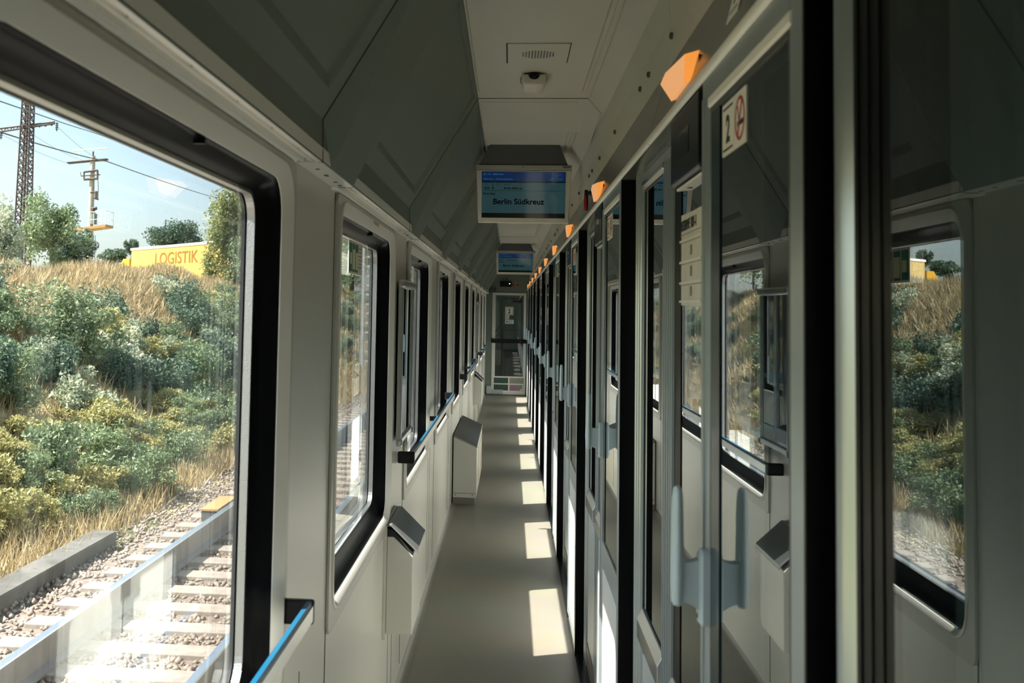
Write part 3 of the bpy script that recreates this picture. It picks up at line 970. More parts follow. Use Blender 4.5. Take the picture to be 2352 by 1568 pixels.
def wall_sign(name, x0, x1, z0, z1, base, rim, mark, kind, label):
    root = empty(name, ((x0 + x1) / 2, Y_END - 0.001, z0), label=label, cat='sign')
    e = MB(); e.box(x0, x1, Y_END - 0.003, Y_END - 0.0005, z0, z1); e.build('rim', rim, root)
    e = MB(); m_ = 0.006; e.box(x0 + m_, x1 - m_, Y_END - 0.004, Y_END - 0.003, z0 + m_, z1 - m_); e.build('face', base, root)
    e = MB(); c = (x0 + x1) / 2; h = z1 - z0; yy = (Y_END - 0.005, Y_END - 0.004)
    if kind == 'arrow':
        e.box(c - 0.006, c + 0.006, *yy, z0 + 0.2 * h, z0 + 0.6 * h)
        e.add([(c - 0.017, yy[0], z0 + .58 * h), (c + 0.017, yy[0], z0 + .58 * h), (c, yy[0], z0 + .84 * h)], [(0, 1, 2)])
    elif kind == 'exit':
        e.box(c + 0.008, c + 0.021, *yy, z0 + 0.2 * h, z0 + 0.85 * h)
        e.box(c - 0.016, c - 0.006, *yy, z0 + 0.3 * h, z0 + 0.6 * h); e.box(c - 0.014, c - 0.007, *yy, z0 + 0.65 * h, z0 + 0.75 * h)
        e.box(c - 0.020, c - 0.002, *yy, z0 + 0.52 * h, z0 + 0.57 * h)
    else:
        e.box(c - 0.018, c - 0.006, *yy, z0 + 0.2 * h, z0 + 0.48 * h); e.box(c - 0.018, c - 0.007, *yy, z0 + 0.58 * h, z0 + 0.8 * h)
        e.box(c + 0.010, c + 0.015, *yy, z0 + 0.2 * h, z0 + 0.75 * h)
    e.build('pictogram', mark, root)


M_RIMG = mat('rim_green_grey', (0.25, 0.32, 0.27), 0.5); M_MKG = mat('mark_pale_green', (0.40, 0.55, 0.50), 0.5)
M_RIMR = mat('rim_pink', (0.50, 0.33, 0.25), 0.5); M_MKR = mat('mark_pink', (0.55, 0.25, 0.22), 0.5); M_FCR = mat('face_dark_red', (0.10, 0.012, 0.012), 0.5)
wall_sign('exit_sign', -0.138, -0.070, 2.100, 2.166, M_INK, M_RIMG, M_MKG, 'arrow', 'small dark sign with a pale upward arrow, above the black status box')
wall_sign('exit_sign', -0.066, 0.004, 2.100, 2.166, M_INK, M_RIMG, M_MKG, 'exit', 'small dark sign with a pale figure and doorway, right of the pale arrow sign')
wall_sign('extinguisher_sign', 0.026, 0.094, 2.000, 2.066, M_FCR, M_RIMR, M_MKR, 'arrow', 'small dark red sign with a pink upward arrow, right of the black status box')
wall_sign('extinguisher_sign', 0.098, 0.166, 2.000, 2.066, M_FCR, M_RIMR, M_MKR, 'ext', 'small dark red pictogram sign, right of the red arrow sign')

# ------------------------------------------------------------------ bulkhead wedges + monitors
for yb in (4.05, 4.05 + 4 * P):
    s = MB()
    y0, y1 = yb + 0.0045, yb + 0.60
    top = ZC + 0.03
    a = [(-0.128, y0, ZC - 0.002), (0.286, y0, ZC - 0.002), (0.334, y0, 2.302), (0.334, y0, top), (-0.128, y0, top)]
    bq = [(-0.124, y1 - 0.10, 2.340), (0.292, y1 - 0.10, 2.338), (0.336, y1 - 0.10, 2.29), (0.336, y1 - 0.10, top), (-0.124, y1 - 0.10, top)]
    cq = [(-0.122, y1, 2.334), (0.294, y1, 2.332), (0.338, y1, 2.285), (0.338, y1, top), (-0.122, y1, top)]
    s.loft([a, bq, cq], cap=True)
    s.build('bulkhead', M_LINING, ceiling)


def make_monitor(yc, label):
    root = empty('passenger_monitor', (0.06, yc, 2.28), label=label, cat='monitor')
    tilt = 0.34                                # lower edge leans away from the viewer
    zt, zb = 2.277, 1.995
    yb = lambda z: yc + (zt - z) * tilt
    s = MB()
    def slab(x0, x1, z1, z0, x0b, x1b, d0, d1, m=None):
        """tapered slab on the tilted face, d = depth from the face"""
        f = [(x0, yb(z1) + d0, z1), (x1, yb(z1) + d0, z1), (x1b, yb(z0) + d0, z0), (x0b, yb(z0) + d0, z0)]
        g = [(x0, yb(z1) + d1, z1), (x1, yb(z1) + d1, z1), (x1b, yb(z0) + d1, z0), (x0b, yb(z0) + d1, z0)]
        q = MB(); q.loft([f, g], m, cap=True); return q
    slab(-0.178, 0.295, 2.252, zb, -0.168, 0.288, 0.0, 0.03).build('bezel', M_BEZEL, root, bevel=0.004)
    slab(-0.180, 0.297, zt, 2.253, -0.179, 0.296, -0.002, 0.035).build('top_cap', M_BEZEL2, root, bevel=0.003)
    slab(0.252, 0.290, 2.272, 2.262, 0.252, 0.290, -0.0028, -0.002).build('maker_plate', M_DGREY, root)
    q = MB(); q.cyl((0.056, yb(2.265) - 0.0035, 2.265), (0.056, yb(2.265) - 0.0015, 2.265), 0.0022, n=12); q.build('sensor_eye', M_SEAM, root)
    # housing narrowing towards the ceiling, shade of its downward face put into the colour
    h = MB()
    r0 = [(-0.168, yc + 0.004, zt), (0.278, yc + 0.004, zt), (0.270, yc + 0.17, zt - 0.02), (-0.160, yc + 0.17, zt - 0.02)]
    r1 = [(-0.103, yc - 0.16, ZC - 0.004), (0.226, yc - 0.16, ZC - 0.004), (0.226, yc + 0.10, ZC), (-0.103, yc + 0.10, ZC)]
    h.loft([r0, r1], cap=True); h.build('housing', M_HOUS, root, bevel=0.003)
    # screen
    sx0, sx1, sz1, sz0 = -0.1505, 0.2670, 2.244, 2.019
    U = lambda u, v: (sx0 + 0.006 * 0 + (sx1 - sx0) * u, sz1 - (sz1 - sz0) * v)
    def scr(u0, u1, v0, v1, m, nm, d=-0.0008, par=None):
        x0, z1 = U(u0, v0); x1, z0 = U(u1, v1)
        return slab(x0, x1, z1, z0, x0, x1, d, d + 0.0006).build(nm, m, par or root)
    sc = scr(0, 1, 0, 1, M_SCR_K, 'screen')
    scr(0, 1, 0.0, 0.21, M_SCR_B, 'title_band', -0.0013, sc)
    scr(0, 1, 0.235, 0.405, M_SCR_T, 'stop_list', -0.0013, sc)
    scr(0, 1, 0.412, 0.895, M_SCR_T, 'main_field', -0.0013, sc)
    W = sx1 - sx0; Hh = sz1 - sz0
    n = Vector((0, -1, -tilt)).normalized(); ux = Vector((1, 0, 0)); uy = Vector((0, -tilt, 1)).normalized()
    rot = (tuple(ux), tuple(uy), tuple(-n * -1))
    def tx(body, u, v, size, m, bold=0.0, align='LEFT', sx=1.0):
        x, z = U(u, v)
        text(body, size * Hh, (x, yb(z) - 0.0016, z), rot, m, sc, 'screen_text', bold=bold, align=align, depth=0.0002, sx=sx)
    tx('EC 174 - BERLINER', 0.02, 0.075, 0.055, M_SCR_TX)
    tx('Praha hl.n. - Hamburg-Altona', 0.02, 0.175, 0.055, M_SCR_TX)
    tx('13:21', 0.91, 0.175, 0.045, M_SCR_TX)
    tx('6.8.20', 0.80, 0.175, 0.045, M_SCR_TX)
    tx('\u2190 \u2601', 0.88, 0.08, 0.05, M_SCR_TX)
    tx('Plan', 0.045, 0.282, 0.032, M_SCR_DK, 0.0)
    tx('14:35', 0.02, 0.375, 0.062, M_SCR_DK, 0.0004)
    tx('Current', 0.17, 0.282, 0.032, M_SCR_DK, 0.0)
    tx('Next stop', 0.27, 0.282, 0.032, M_SCR_DK, 0.0)
    tx('Berlin S\u00fcdkreuz', 0.27, 0.375, 0.062, M_SCR_DK, 0.0004)
    tx('Next stop', 0.015, 0.495, 0.066, M_SCR_DK, 0.0004)
    tx('Berlin S\u00fcdkreuz', 0.135, 0.70, 0.178, M_SCR_DK, 0.0008)
    scr(0.133, 0.1375, 0.255, 0.405, M_SCR_DK, 'divider', -0.0018, sc)
    scr(0.125, 0.146, 0.342, 0.362, M_SCR_DK, 'divider_dot', -0.0018, sc)
    return root


make_monitor(5.30, 'nearest ceiling monitor reading Berlin S\u00fcdkreuz in a cream frame')
make_monitor(5.30 + 4 * P, 'smaller far ceiling monitor reading Berlin S\u00fcdkreuz, above the end door')

# ------------------------------------------------------------------ speaker grille + motion sensor on the ceiling
ZP = ZC - 0.006
sp = empty('speaker_grille', (0.075, 3.30, ZP), label='flat square ceiling speaker grille with short slots in front of the sensor', cat='speaker')
e = MB(); e.box(-0.018, 0.170, 3.175, 3.42, ZP - 0.0035, ZP - 0.0005); e.build('plate', M_LINING, sp, bevel=0.0008)
e = MB()
for i in range(11):
    hlen = (0.026, 0.033, 0.042, 0.048, 0.048, 0.048, 0.048, 0.048, 0.042, 0.033, 0.026)[i]
    x = 0.030 + i * 0.0093
    e.box(x - 0.0021, x + 0.0021, 3.305 - hlen, 3.305 + hlen, ZP - 0.0042, ZP - 0.0034)
e.build('slot', mat('slot_grey', (0.12, 0.12, 0.10), 0.6), sp)
e = MB(); e.box(-0.0225, -0.0185, 3.175, 3.425, ZP - 0.0030, ZP - 0.0004); e.box(0.1705, 0.1725, 3.175, 3.425, ZP - 0.0030, ZP - 0.0004); e.box(-0.0185, 0.1705, 3.4205, 3.4235, ZP - 0.0020, ZP - 0.0004)
e.build('gap', M_SEAM, sp)
cm = empty('motion_sensor', (0.07, 3.68, ZP), label='domed cream motion sensor with a dark face hanging from the ceiling', cat='sensor')
rings = []
for (y, w, h) in ((3.572, .036, .030), (3.576, .040, .038), (3.60, .0415, .043), (3.66, .040, .046), (3.72, .036, .042), (3.77, .028, .030), (3.785, .018, .016)):
    ring = []
    for (u, v_) in ((-1, 0.2), (-1, .6), (-.9, .85), (-.7, 1), (0, 1.02), (.7, 1), (.9, .85), (1, .6), (1, 0.2)):
        ring.append((0.070 + u * w, y, ZP - 0.0006 - v_ * h))
    rings.append(ring)
e = MB(); e.loft(rings, cap=True); e.build('cover', M_BEZEL, cm, smooth=True)
e = MB()
ring = lambda y, w, z: [(0.070 + u * w, y + abs(u) * 0.006, z) for u in (-1, -.6, 0, .6, 1)]
e.loft([[(0.070 + w * math.cos(a), 3.672 + 0.112 * math.sin(a), z) for a in [2 * math.pi * i / 36 for i in range(36)]] for (w, z) in ((.046, ZP - .0005), (.0455, ZP - .010))], cap=True)
e.build('rim_and_shadow', M_BLACKP, cm)  # black plate draws the rim plus the shadow behind it
e = MB()
e.loft([[(0.07 + 0.018 * q * math.cos(a), y, ZP - 0.012 + 0.012 * q * math.sin(a)) for a in [2 * math.pi * i / 20 for i in range(20)]] for (y, q) in ((3.580, 1.0), (3.5705, .98), (3.5705, .7))], cap=True)
e.build('dark_recess', M_BLACKP, cm)
e = MB()
e.loft([[(0.07 + r * math.cos(a), y, ZP - 0.013 + r * math.sin(a)) for a in [2 * math.pi * i / 16 for i in range(16)]] for (y, r) in ((3.575, .009), (3.566, .008), (3.562, .005), (3.560, .001))], cap=True)
e.build('lens', M_BLACKP, cm, smooth=True)

# ------------------------------------------------------------------ amber lamps along the header
ORD = ['nearest', 'second', 'third', 'fourth', 'fifth', 'sixth', 'seventh', 'eighth', 'ninth', 'farthest']


def make_lamp():
    y0 = 1.90
    root = empty('corridor_lamp', (0.325, y0 + 0.1, 1.98), label='nearest', cat='lamp')
    # wedge: long inner face, tapered downwards, near end faces the camera
    xi_t, xi_b = 0.302, 0.301
    f = MB()
    pts_in = [(xi_t, y0, 2.010), (xi_t, y0 + 0.24, 2.030), (xi_t, y0 + 0.31, 2.022), (xi_b, y0 + 0.15, 1.955), (xi_b, y0 + 0.005, 1.958)]
    pts_out = [(0.330, y0 - 0.012, 2.016), (0.332, y0 + 0.25, 2.036), (0.332, y0 + 0.32, 2.028), (0.316, y0 + 0.155, 1.962), (0.316, y0 - 0.008, 1.964)]
    f.add(pts_in, [(0, 1, 2, 3, 4)])
    f.add(pts_in + pts_out, [(i, (i + 1) % 5, 5 + (i + 1) % 5, 5 + i) for i in (1, 2, 3)])
    f.add(pts_in + pts_out, [(4, 0, 5, 9)], M_AMBER2)
    f.add(pts_in + pts_out, [(0, 1, 6, 5)])
    f.mats = [M_AMBER, M_AMBER2]
    f.mi = [0 if i != 4 else 1 for i in range(len(f.f))]
    f.build('amber_lens', None, root, bevel=0.003)
    b = MB(); b.box(0.318, 0.328, y0 - 0.050, y0 - 0.040, 1.982, 1.998)
    b.build('mount_slot', M_BLACKP, root)
    return root


lamp0 = make_lamp()
lamps = [lamp0]
for k in range(1, 10):
    if 1.9 + P * k < Y_END - 0.1:
        lamps.append(copy_tree(lamp0, (0, P * k, 0)))
for i, l in enumerate(lamps):
    nm = ORD[i] if i < len(lamps) - 1 else 'farthest'
    l['label'] = '%s of the glowing amber wedge lamps along the right header%s' % (nm, ', beside the number label' if i == 0 else '')
    l['group'] = 'amber corridor lamps on the header'

# number label on the header
lb = empty('number_label', (0.311, 1.42, 1.97), label='white number label on the header above the nearest sliding door', cat='label')
e = MB(); q = [(0.3225 - 0.0262 - 0.0, 1.385, 1.972)]
nx = Vector((-(2.097 - 1.972), 0, 0.3465 - 0.3150)).normalized()     # header normal, facing the corridor
ud = Vector((0.3465 - 0.3150, 0, 2.097 - 1.972)).normalized()
base = Vector((0.3150, 1.372, 1.972)) + nx * 0.0006
def hpt(y, h, d=0.0): 
    v = base + ud * h + nx * d; return (v.x, y, v.z)
c1 = [hpt(1.530, .012), hpt(1.610, .012), hpt(1.610, 0.097), hpt(1.530, 0.097)]
c2 = [hpt(1.530, .012, .0012), hpt(1.610, .012, .0012), hpt(1.610, 0.097, .0012), hpt(1.530, 0.097, .0012)]
e.loft([c1, c2], cap=True); e.build('plate', M_WHITE, lb)
text('11', 0.062, hpt(1.598, 0.038, 0.0014), ((0, -1, 0), tuple(ud), tuple(nx)), M_INK, lb, 'numerals', bold=0.001)
e = MB(); e.add([hpt(1.540, .022, .0016), hpt(1.600, .022, .0016), hpt(1.600, .026, .0016), hpt(1.540, .026, .0016)], [(0, 1, 2, 3)]); e.build('underline', M_INK, lb)

# red emergency hammer beside the second lamp
hm = empty('emergency_hammer', (0.29, 4.3, 1.99), label='red emergency hammer hanging from a black clip beyond the second amber lamp', cat='hammer')
e = MB()
e.loft([[(0.296 + a * math.cos(t), 4.28 + b_ * math.sin(t), z) for t in [2 * math.pi * i / 12 for i in range(12)]] for (z, a, b_) in ((1.952, .004, .012), (1.958, .008, .018), (1.99, .009, .020), (2.015, .008, .018), (2.020, .005, .012))], cap=True)
e.build('red_handle', M_REDP, hm, smooth=True)
e = MB(); e.box(0.290, 0.328, 4.25, 4.31, 2.018, 2.030); e.box(0.287, 0.300, 4.235, 4.25, 2.026, 2.034); e.build('clip', M_BLACKP, hm, bevel=0.001)

# ------------------------------------------------------------------ reservation displays on the fixed panels
def make_display():
    root = empty('reservation_display', (0.345, 1.95, 1.86), label='x', cat='display')
    e = MB(); e.extrude_y([(0.354, 1.800), (0.316, 1.793), (0.309, 1.800), (0.309, 1.925), (0.354, 1.925)], 1.80, 2.11)
    e.build('case', M_BLACKP, root, bevel=0.003)
    e = MB(); e.box(0.3085, 0.3092, 1.90, 2.02, 1.835, 1.885); e.build('screen', M_SCR_K, root)
    e = MB(); e.extrude_y([(0.3485, 1.797), (0.317, 1.7905), (0.318, 1.786), (0.3485, 1.790)], 1.81, 2.09); c = e.build('underside', M_TRIM, root, bevel=0.001)
    for y in (1.86, 2.03):
        e = MB(); e.cyl((0.333, y, 1.7865), (0.333, y, 1.7885), 0.0055, n=12); e.build('screw', M_SEAM, c)
    return root


disp0 = make_display()
disps = [disp0]
for k in range(1, 9):
    disps.append(copy_tree(disp0, (0, P * k, 0)))
for i, l in enumerate(disps):
    nm = ORD[i] if i < len(disps) - 1 else 'farthest'
    l['label'] = '%s black reservation display box under the header, past the %s sliding door' % (nm, 'nearest' if i == 0 else nm)
    l['group'] = 'reservation displays'

# paper notice on the first fixed pane
pp = empty('reservation_notice', (0.355, 2.16, 1.66), label='creased paper notice reading RESERVE taped to the first fixed pane', cat='notice')
e = MB(); xp = 0.3560
N = 14
vs = []
for j in range(N + 1):
    z = 1.566 + (1.754 - 1.566) * j / N
    for i in range(3):
        y = 2.035 + (2.290 - 2.035) * i / 2
        vs.append((xp - 0.0002 * (j % 2) - 0.0002 * (i == 1), y, z + (0.003 if i == 2 else 0)))
fs = [(j * 3 + i, j * 3 + i + 1, (j + 1) * 3 + i + 1, (j + 1) * 3 + i) for j in range(N) for i in range(2)]
e.add(vs, fs); e.build('sheet', M_PAPER, pp)
e = MB()
for z in (1.699, 1.655, 1.612, 1.574): e.box(xp - 0.0022, xp - 0.0012, 2.036, 2.289, z, z + 0.0045)
e.build('fold', M_PFOLD, pp)
e = MB()
for z in (1.714, 1.697, 1.653, 1.610): e.box(xp - 0.0020, xp - 0.0012, 2.04, 2.28, z - 0.0012, z)
for z in (1.668, 1.626, 1.586): e.box(xp - 0.0020, xp - 0.0012, 2.14, 2.156, z, z + 0.020)
e.build('faint_print', M_SCRGREY, pp)
text('RESERVE 101-1', 0.030, (xp - 0.0016, 2.275, 1.722), ON_RIGHT, M_INK, pp, 'lettering', bold=0.0004, sx=1.0)

# ------------------------------------------------------------------ handrails on the window side
def handrail(y0, y1, label):
    root = empty('handrail', (XW, (y0 + y1) / 2, 0.95), label=label, cat='handrail')
    e = MB()
    e.extrude_y([(-0.377, 0.935), (-0.377, 0.964), (-0.380, 0.968), (-0.388, 0.968), (-0.392, 0.964), (-0.392, 0.935), (-0.388, 0.931), (-0.380, 0.931)], y0 + 0.008, y1 - 0.004)
    e.build('bar', M_STEEL, root)
    e = MB(); e.extrude_y([(-0.379, 0.9685), (-0.3805, 0.973), (-0.3895, 0.973), (-0.391, 0.9685)], y0 + 0.012, y1 - 0.008)
    e.build('blue_strip', M_BLUE, root)
    ys_ = [y0, y1 - 0.022]
    n = max(1, round((y1 - y0) / 1.6))
    ys_ += [y0 + (y1 - y0) * i / n for i in range(1, n)]
    for y in ys_:
        e = MB()
        if y in (y0, y1 - 0.022):
            e.box(XW + 0.001, -0.376, y, y + 0.022, 0.926, 0.974)
        else:
            e.box(XW + 0.001, -0.388, y - 0.012, y + 0.012, 0.936, 0.962)
        e.build('bracket', M_BLACKP, root, bevel=0.006)
    return root


handrail(-0.75, 2.125, 'nearest steel handrail with a blue top strip, across the big left window')
handrail(4.33, 7.5, 'second steel handrail with a blue top strip, starting beyond the small waste bin')
handrail(9.65, 12.8, 'third dark handrail along the left windows, above the grey cabinet')
handrail(14.9, 18.1, 'farthest dark handrail along the left windows near the end door')

# ------------------------------------------------------------------ poster frames
def poster(y0, label):
    root = empty('poster_frame', (XW, y0 + 0.3, 1.05), label=label, cat='poster')
    x0 = XW + 0.0095; y1 = y0 + 0.46; z0, z1 = 1.035, 1.655
    e = MB(); e.box(x0, x0 + 0.006, y0 + 0.012, y1 - 0.012, z0 + 0.01, z1 - 0.01)
    e.build('back_sheet', mat('poster_dark', (0.035, 0.045, 0.055), 0.5, col2=(0.11, 0.07, 0.065), nscale=6, ramp=(0.45, 0.6)), root)
    # bold pale swirl on the lower half of the poster
    e = MB()
    pts = []
    for i in range(28):
        t = i / 27
        pts.append((y0 + 0.10 + 0.24 * t + 0.05 * math.sin(t * 9), z0 + 0.08 + 0.22 * math.sin(t * math.pi) * (0.8 + .3 * math.sin(t * 7))))
    for (a, b) in zip(pts, pts[1:]):
        e.add([(x0 + 0.0066, a[0], a[1]), (x0 + 0.0066, b[0], b[1]), (x0 + 0.0066, b[0], b[1] + 0.03), (x0 + 0.0066, a[0], a[1] + 0.03)], [(0, 1, 2, 3)])
    e.build('pale_print', mat('poster_pale', (0.55, 0.58, 0.58), 0.5), root)
    e = MB(); e.box(x0 + 0.010, x0 + 0.013, y0 + 0.012, y1 - 0.012, z0 + 0.01, z1 - 0.01); e.build('cover_glass', M_GLASS_P, root)
    for yy in (y0, y1 - 0.022):
        e = MB(); e.extrude_y([(x0, z0), (x0, z1), (x0 + 0.020, z1), (x0 + 0.020, z0)], yy, yy + 0.022); e.build('side_rail', M_STEEL, root, bevel=0.004)
    e = MB(); e.box(x0, x0 + 0.030, y0 - 0.012, y1 + 0.008, z1 - 0.022, z1 + 0.010); e.build('top_rail', M_STEEL, root, bevel=0.008)
    e = MB(); e.box(x0, x0 + 0.022, y0, y1, z0 - 0.012, z0 + 0.012); e.build('bottom_rail', M_STEEL, root, bevel=0.005)
    for yy in (y0 - 0.006, y1 - 0.014):
        e = MB(); e.box(x0, x0 + 0.026, yy, yy + 0.02, z0 - 0.020, z0 + 0.006); e.build('corner_clip', M_CHROME, root, bevel=0.004)
    return root


poster(4.16, 'steel framed dark poster between the second and third left windows')
poster(4.16 + 5 * P, 'small far steel framed poster among the distant left windows')

# ------------------------------------------------------------------ waste bins + cabinet
def waste_bin(y0, label):
    root = empty('waste_bin', (XW, y0 + 0.2, 0.36), label=label, cat='bin')
    y1 = y0 + 0.37
    e = MB(); e.extrude_y([(XW + 0.012, 0.375), (-0.338, 0.375), (-0.338, 0.655), (-0.410, 0.722), (XW + 0.012, 0.722)], y0 + 0.012, y1 - 0.012)
    e.build('body', M_WALL, root, bevel=0.003)
    e = MB(); e.extrude_y([(XW + 0.0115, 0.722), (-0.413, 0.722), (-0.341, 0.657), (-0.341, 0.667), (-0.413, 0.745), (XW + 0.0115, 0.75)], y0 + 0.014, y1 - 0.014)
    e.build('mouth', M_SEAM, root)
    e = MB(); e.box(XW + 0.0005, XW + 0.0115, y0 + 0.005, y1 - 0.005, 0.355, 0.77)
    e.build('back_plate', M_WALL, root)
    e = MB(); e.extrude_y([(XW + 0.012, 0.768), (-0.418, 0.768), (-0.322, 0.678), (-0.320, 0.664), (-0.3225, 0.660), (-0.326, 0.674), (-0.419, 0.760), (XW + 0.012, 0.760)], y0, y1)
    lid = e.build('lid', M_LID, root, bevel=0.002)
    # faint pictogram on the lid
    d = Vector((0.096, 0, -0.090)).normalized(); nrm = Vector((0.090, 0, 0.096)).normalized()
    o0 = Vector((-0.370, y0 + 0.19, 0.7235)) + nrm * 0.0012
    e = MB()
    def q(a, b): v_ = o0 + d * a; return (v_.x, v_.y + b, v_.z)
    for (a0, a1, b0, b1) in ((-.02, .02, -.075, -.066), (-.02, .02, .066, .075), (-.02, -.016, -.07, .07), (.016, .02, -.07, .07), (-.008, .008, -.05, -.02), (-.004, .004, -.02, .03), (-.010, .010, .03, .045)):
        e.add([q(a0, b0), q(a0, b1), q(a1, b1), q(a1, b0)], [(0, 1, 2, 3)])
    e.build('pictogram', mat('lid_print', (0.22, 0.235, 0.235), 0.4), lid)
    return root


waste_bin(3.90, 'small white wall bin with a slanted grey lid below the poster')
waste_bin(3.90 + 5 * P, 'far white wall bin with a slanted dark lid beyond the cabinet')

cb = empty('heater_cabinet', (-0.35, 9.4, 0), label='large white cabinet with a sloping dark grey top standing on the floor', cat='cabinet')
CX0, CX1, CY0, CY1 = XW + 0.009, -0.250, 8.62, 10.25
e = MB(); e.extrude_y([(CX0, 0.055), (CX1, 0.055), (CX1, 0.455), (CX0, 0.535)], CY0, CY1); e.build('body', M_WALL, cb, bevel=0.003)
e = MB(); e.extrude_y([(CX0, 0.536), (CX1 + 0.004, 0.452), (CX1 + 0.006, 0.458), (CX1 + 0.002, 0.466), (CX0, 0.549)], CY0 - 0.006, CY1 + 0.006)
e.build('top', M_LID, cb, bevel=0.002)
e = MB(); e.box(CX0, CX1 - 0.012, CY0 + 0.01, CY1, 0.0, 0.055); e.build('plinth', M_FLOOR, cb)
e = MB(); e.box(CX0 + 0.004, CX1 - 0.004, CY0 - 0.0012, CY0, 0.088, 0.091)
for xx in (CX0 + 0.02, CX1 - 0.03): e.cyl((xx, CY0 - 0.002, 0.075), (xx, CY0, 0.075), 0.004, n=10)
e.build('seam', M_SEAM, cb)
e = MB(); e.box(CX1, CX1 + 0.003, CY0 + 0.5, CY1 - 0.12, 0.10, 0.40); e.build('grille', mat('grille_beige', (0.46, 0.42, 0.34), 0.5), cb)

# ------------------------------------------------------------------ stickers on window 2
st = empty('evacuation_placard', (XW - 0.042, 3.34, 1.70), label='green and cream notice sticker at the top of the second left window', cat='sticker')
xs = XW - 0.0425
e = MB(); e.box(xs - 0.001, xs, 3.19, 3.485, 1.655, 1.758); e.build('sheet', M_PAPER, st)
e = MB()
for (a, b) in ((3.200, 3.255), (3.265, 3.320), (3.330, 3.385)):
    e.box(xs, xs + 0.0005, a, b, 1.662, 1.750)
e.build('green_field', M_GREEN, st)
e = MB()
for (a, b, c, d_) in ((3.215, 3.25, 1.685, 1.72), (3.270, 3.316, 1.67, 1.732), (3.335, 3.38, 1.67, 1.725)):
    e.box(xs + 0.0005, xs + 0.001, a, b, c, d_)
e.build('pale_field', M_YELG, st)
e = MB()
for i in range(6): e.box(xs, xs + 0.0005, 3.40, 3.465, 1.678 + i * 0.012, 1.682 + i * 0.012)
e.build('text_lines', M_SCRGREY, st)
rs = MB(); rs.box(XW + 0.0145, XW + 0.0155, 3.33, 3.45, 1.815, 1.826)
tag(rs.build('warning_sticker', mat('sticker_faded_red', (0.42, 0.24, 0.20), 0.6, col2=(0.62, 0.55, 0.48), nscale=160, ramp=(0.45, 0.55))), 'small faded red sticker on the frame above the second left window', 'sticker')
# ------------------------------------------------------------------ outside: track, embankment, plants, masts
M_BALLAST = mat('ballast_stone', (0.230, 0.190, 0.155), 0.9, col2=(0.115, 0.086, 0.069), nscale=9, ramp=(0.3, 0.7), bump=1.0, bscale=22)
M_STONE = leaf_mat('stone_mix', (0.115, 0.081, 0.063), (0.299, 0.254, 0.213), trans=0.0)
M_CONC = mat('sleeper_concrete', (0.30, 0.265, 0.23), 0.85, noise=0.25, nscale=12)
M_RAIL = mat('rail_side', (0.20, 0.195, 0.19), 0.6, metal=0.2, noise=0.2, nscale=5)
M_RAILTOP = mat('rail_head', (0.50, 0.56, 0.62), 0.22, metal=0.8)
M_TROUGH = mat('trough_concrete_shaded', (0.13, 0.13, 0.12), 0.9, noise=0.4, nscale=3)  # concrete darkened to carry the shade on the trough's track side
M_EARTH = mat('dry_earth_grass', (0.380, 0.319, 0.173), 0.95, col2=(0.113, 0.130, 0.052), nscale=0.7, ramp=(0.38, 0.60), bump=1.0, bscale=8)
M_MASTC = mat('mast_concrete', (0.42, 0.40, 0.35), 0.8, noise=0.2, nscale=4)
M_MASTS = mat('mast_rusty_steel', (0.075, 0.055, 0.05), 0.7, noise=0.3, nscale=3)
M_MASTW = mat('mast_galvanised', (0.66, 0.68, 0.67), 0.5, metal=0.1)
M_PLATF = mat('platform_rust', (0.40, 0.23, 0.10), 0.7)
M_WIRE = mat('wire', (0.03, 0.04, 0.045), 0.5)
M_TRUCK = mat('truck_yellow', (0.512, 0.336, 0.080), 0.45)
M_TRUCK2 = mat('truck_deep_yellow', (0.612, 0.324, 0.014), 0.4)
M_TXT = mat('truck_letters', (0.22, 0.09, 0.01), 0.5)
ZG = -1.36                       # ballast top


def bank(x, y):
    """ground height"""
    x = np.asarray(x, float); y = np.asarray(y, float)
    t = np.clip((-x - 5.6) / 6.6, 0, 1)
    s = t * t * (3 - 2 * t) * 0.35 + t * 0.65
    h = ZG - 0.04 + s * 3.85
    h = h + 0.16 * np.sin(x * 1.3 + y * 0.31) * t + 0.13 * np.sin(y * 0.83 + x * 0.4) * t
    return h


def grid_mesh(name, xs, ys, hf, material):
    X, Y = np.meshgrid(xs, ys, indexing='ij')
    Z = hf(X, Y)
    vs = np.stack([X, Y, Z], -1).reshape(-1, 3)
    nx_, ny_ = len(xs), len(ys)
    i, j = np.meshgrid(np.arange(nx_ - 1), np.arange(ny_ - 1), indexing='ij')
    a = (i * ny_ + j).ravel(); f = np.stack([a, a + ny_, a + ny_ + 1, a + 1], 1)
    return np_mesh(name, vs, f, material)


def np_mesh(name, vs, fs, material, smooth=False):
    me = bpy.data.meshes.new(name)
    vs = np.asarray(vs, np.float32); fs = np.asarray(fs, np.int32)
    nf, k = fs.shape
    me.vertices.add(len(vs)); me.vertices.foreach_set('co', vs.ravel())
    me.loops.add(nf * k); me.loops.foreach_set('vertex_index', fs.ravel())
    me.polygons.add(nf); me.polygons.foreach_set('loop_start', np.arange(0, nf * k, k, dtype=np.int32))
    me.polygons.foreach_set('loop_total', np.full(nf, k, np.int32))
    me.update(calc_edges=True); me.validate()
    me.materials.append(material)
    o = bpy.data.objects.new(name, me); COL.objects.link(o)
    return o


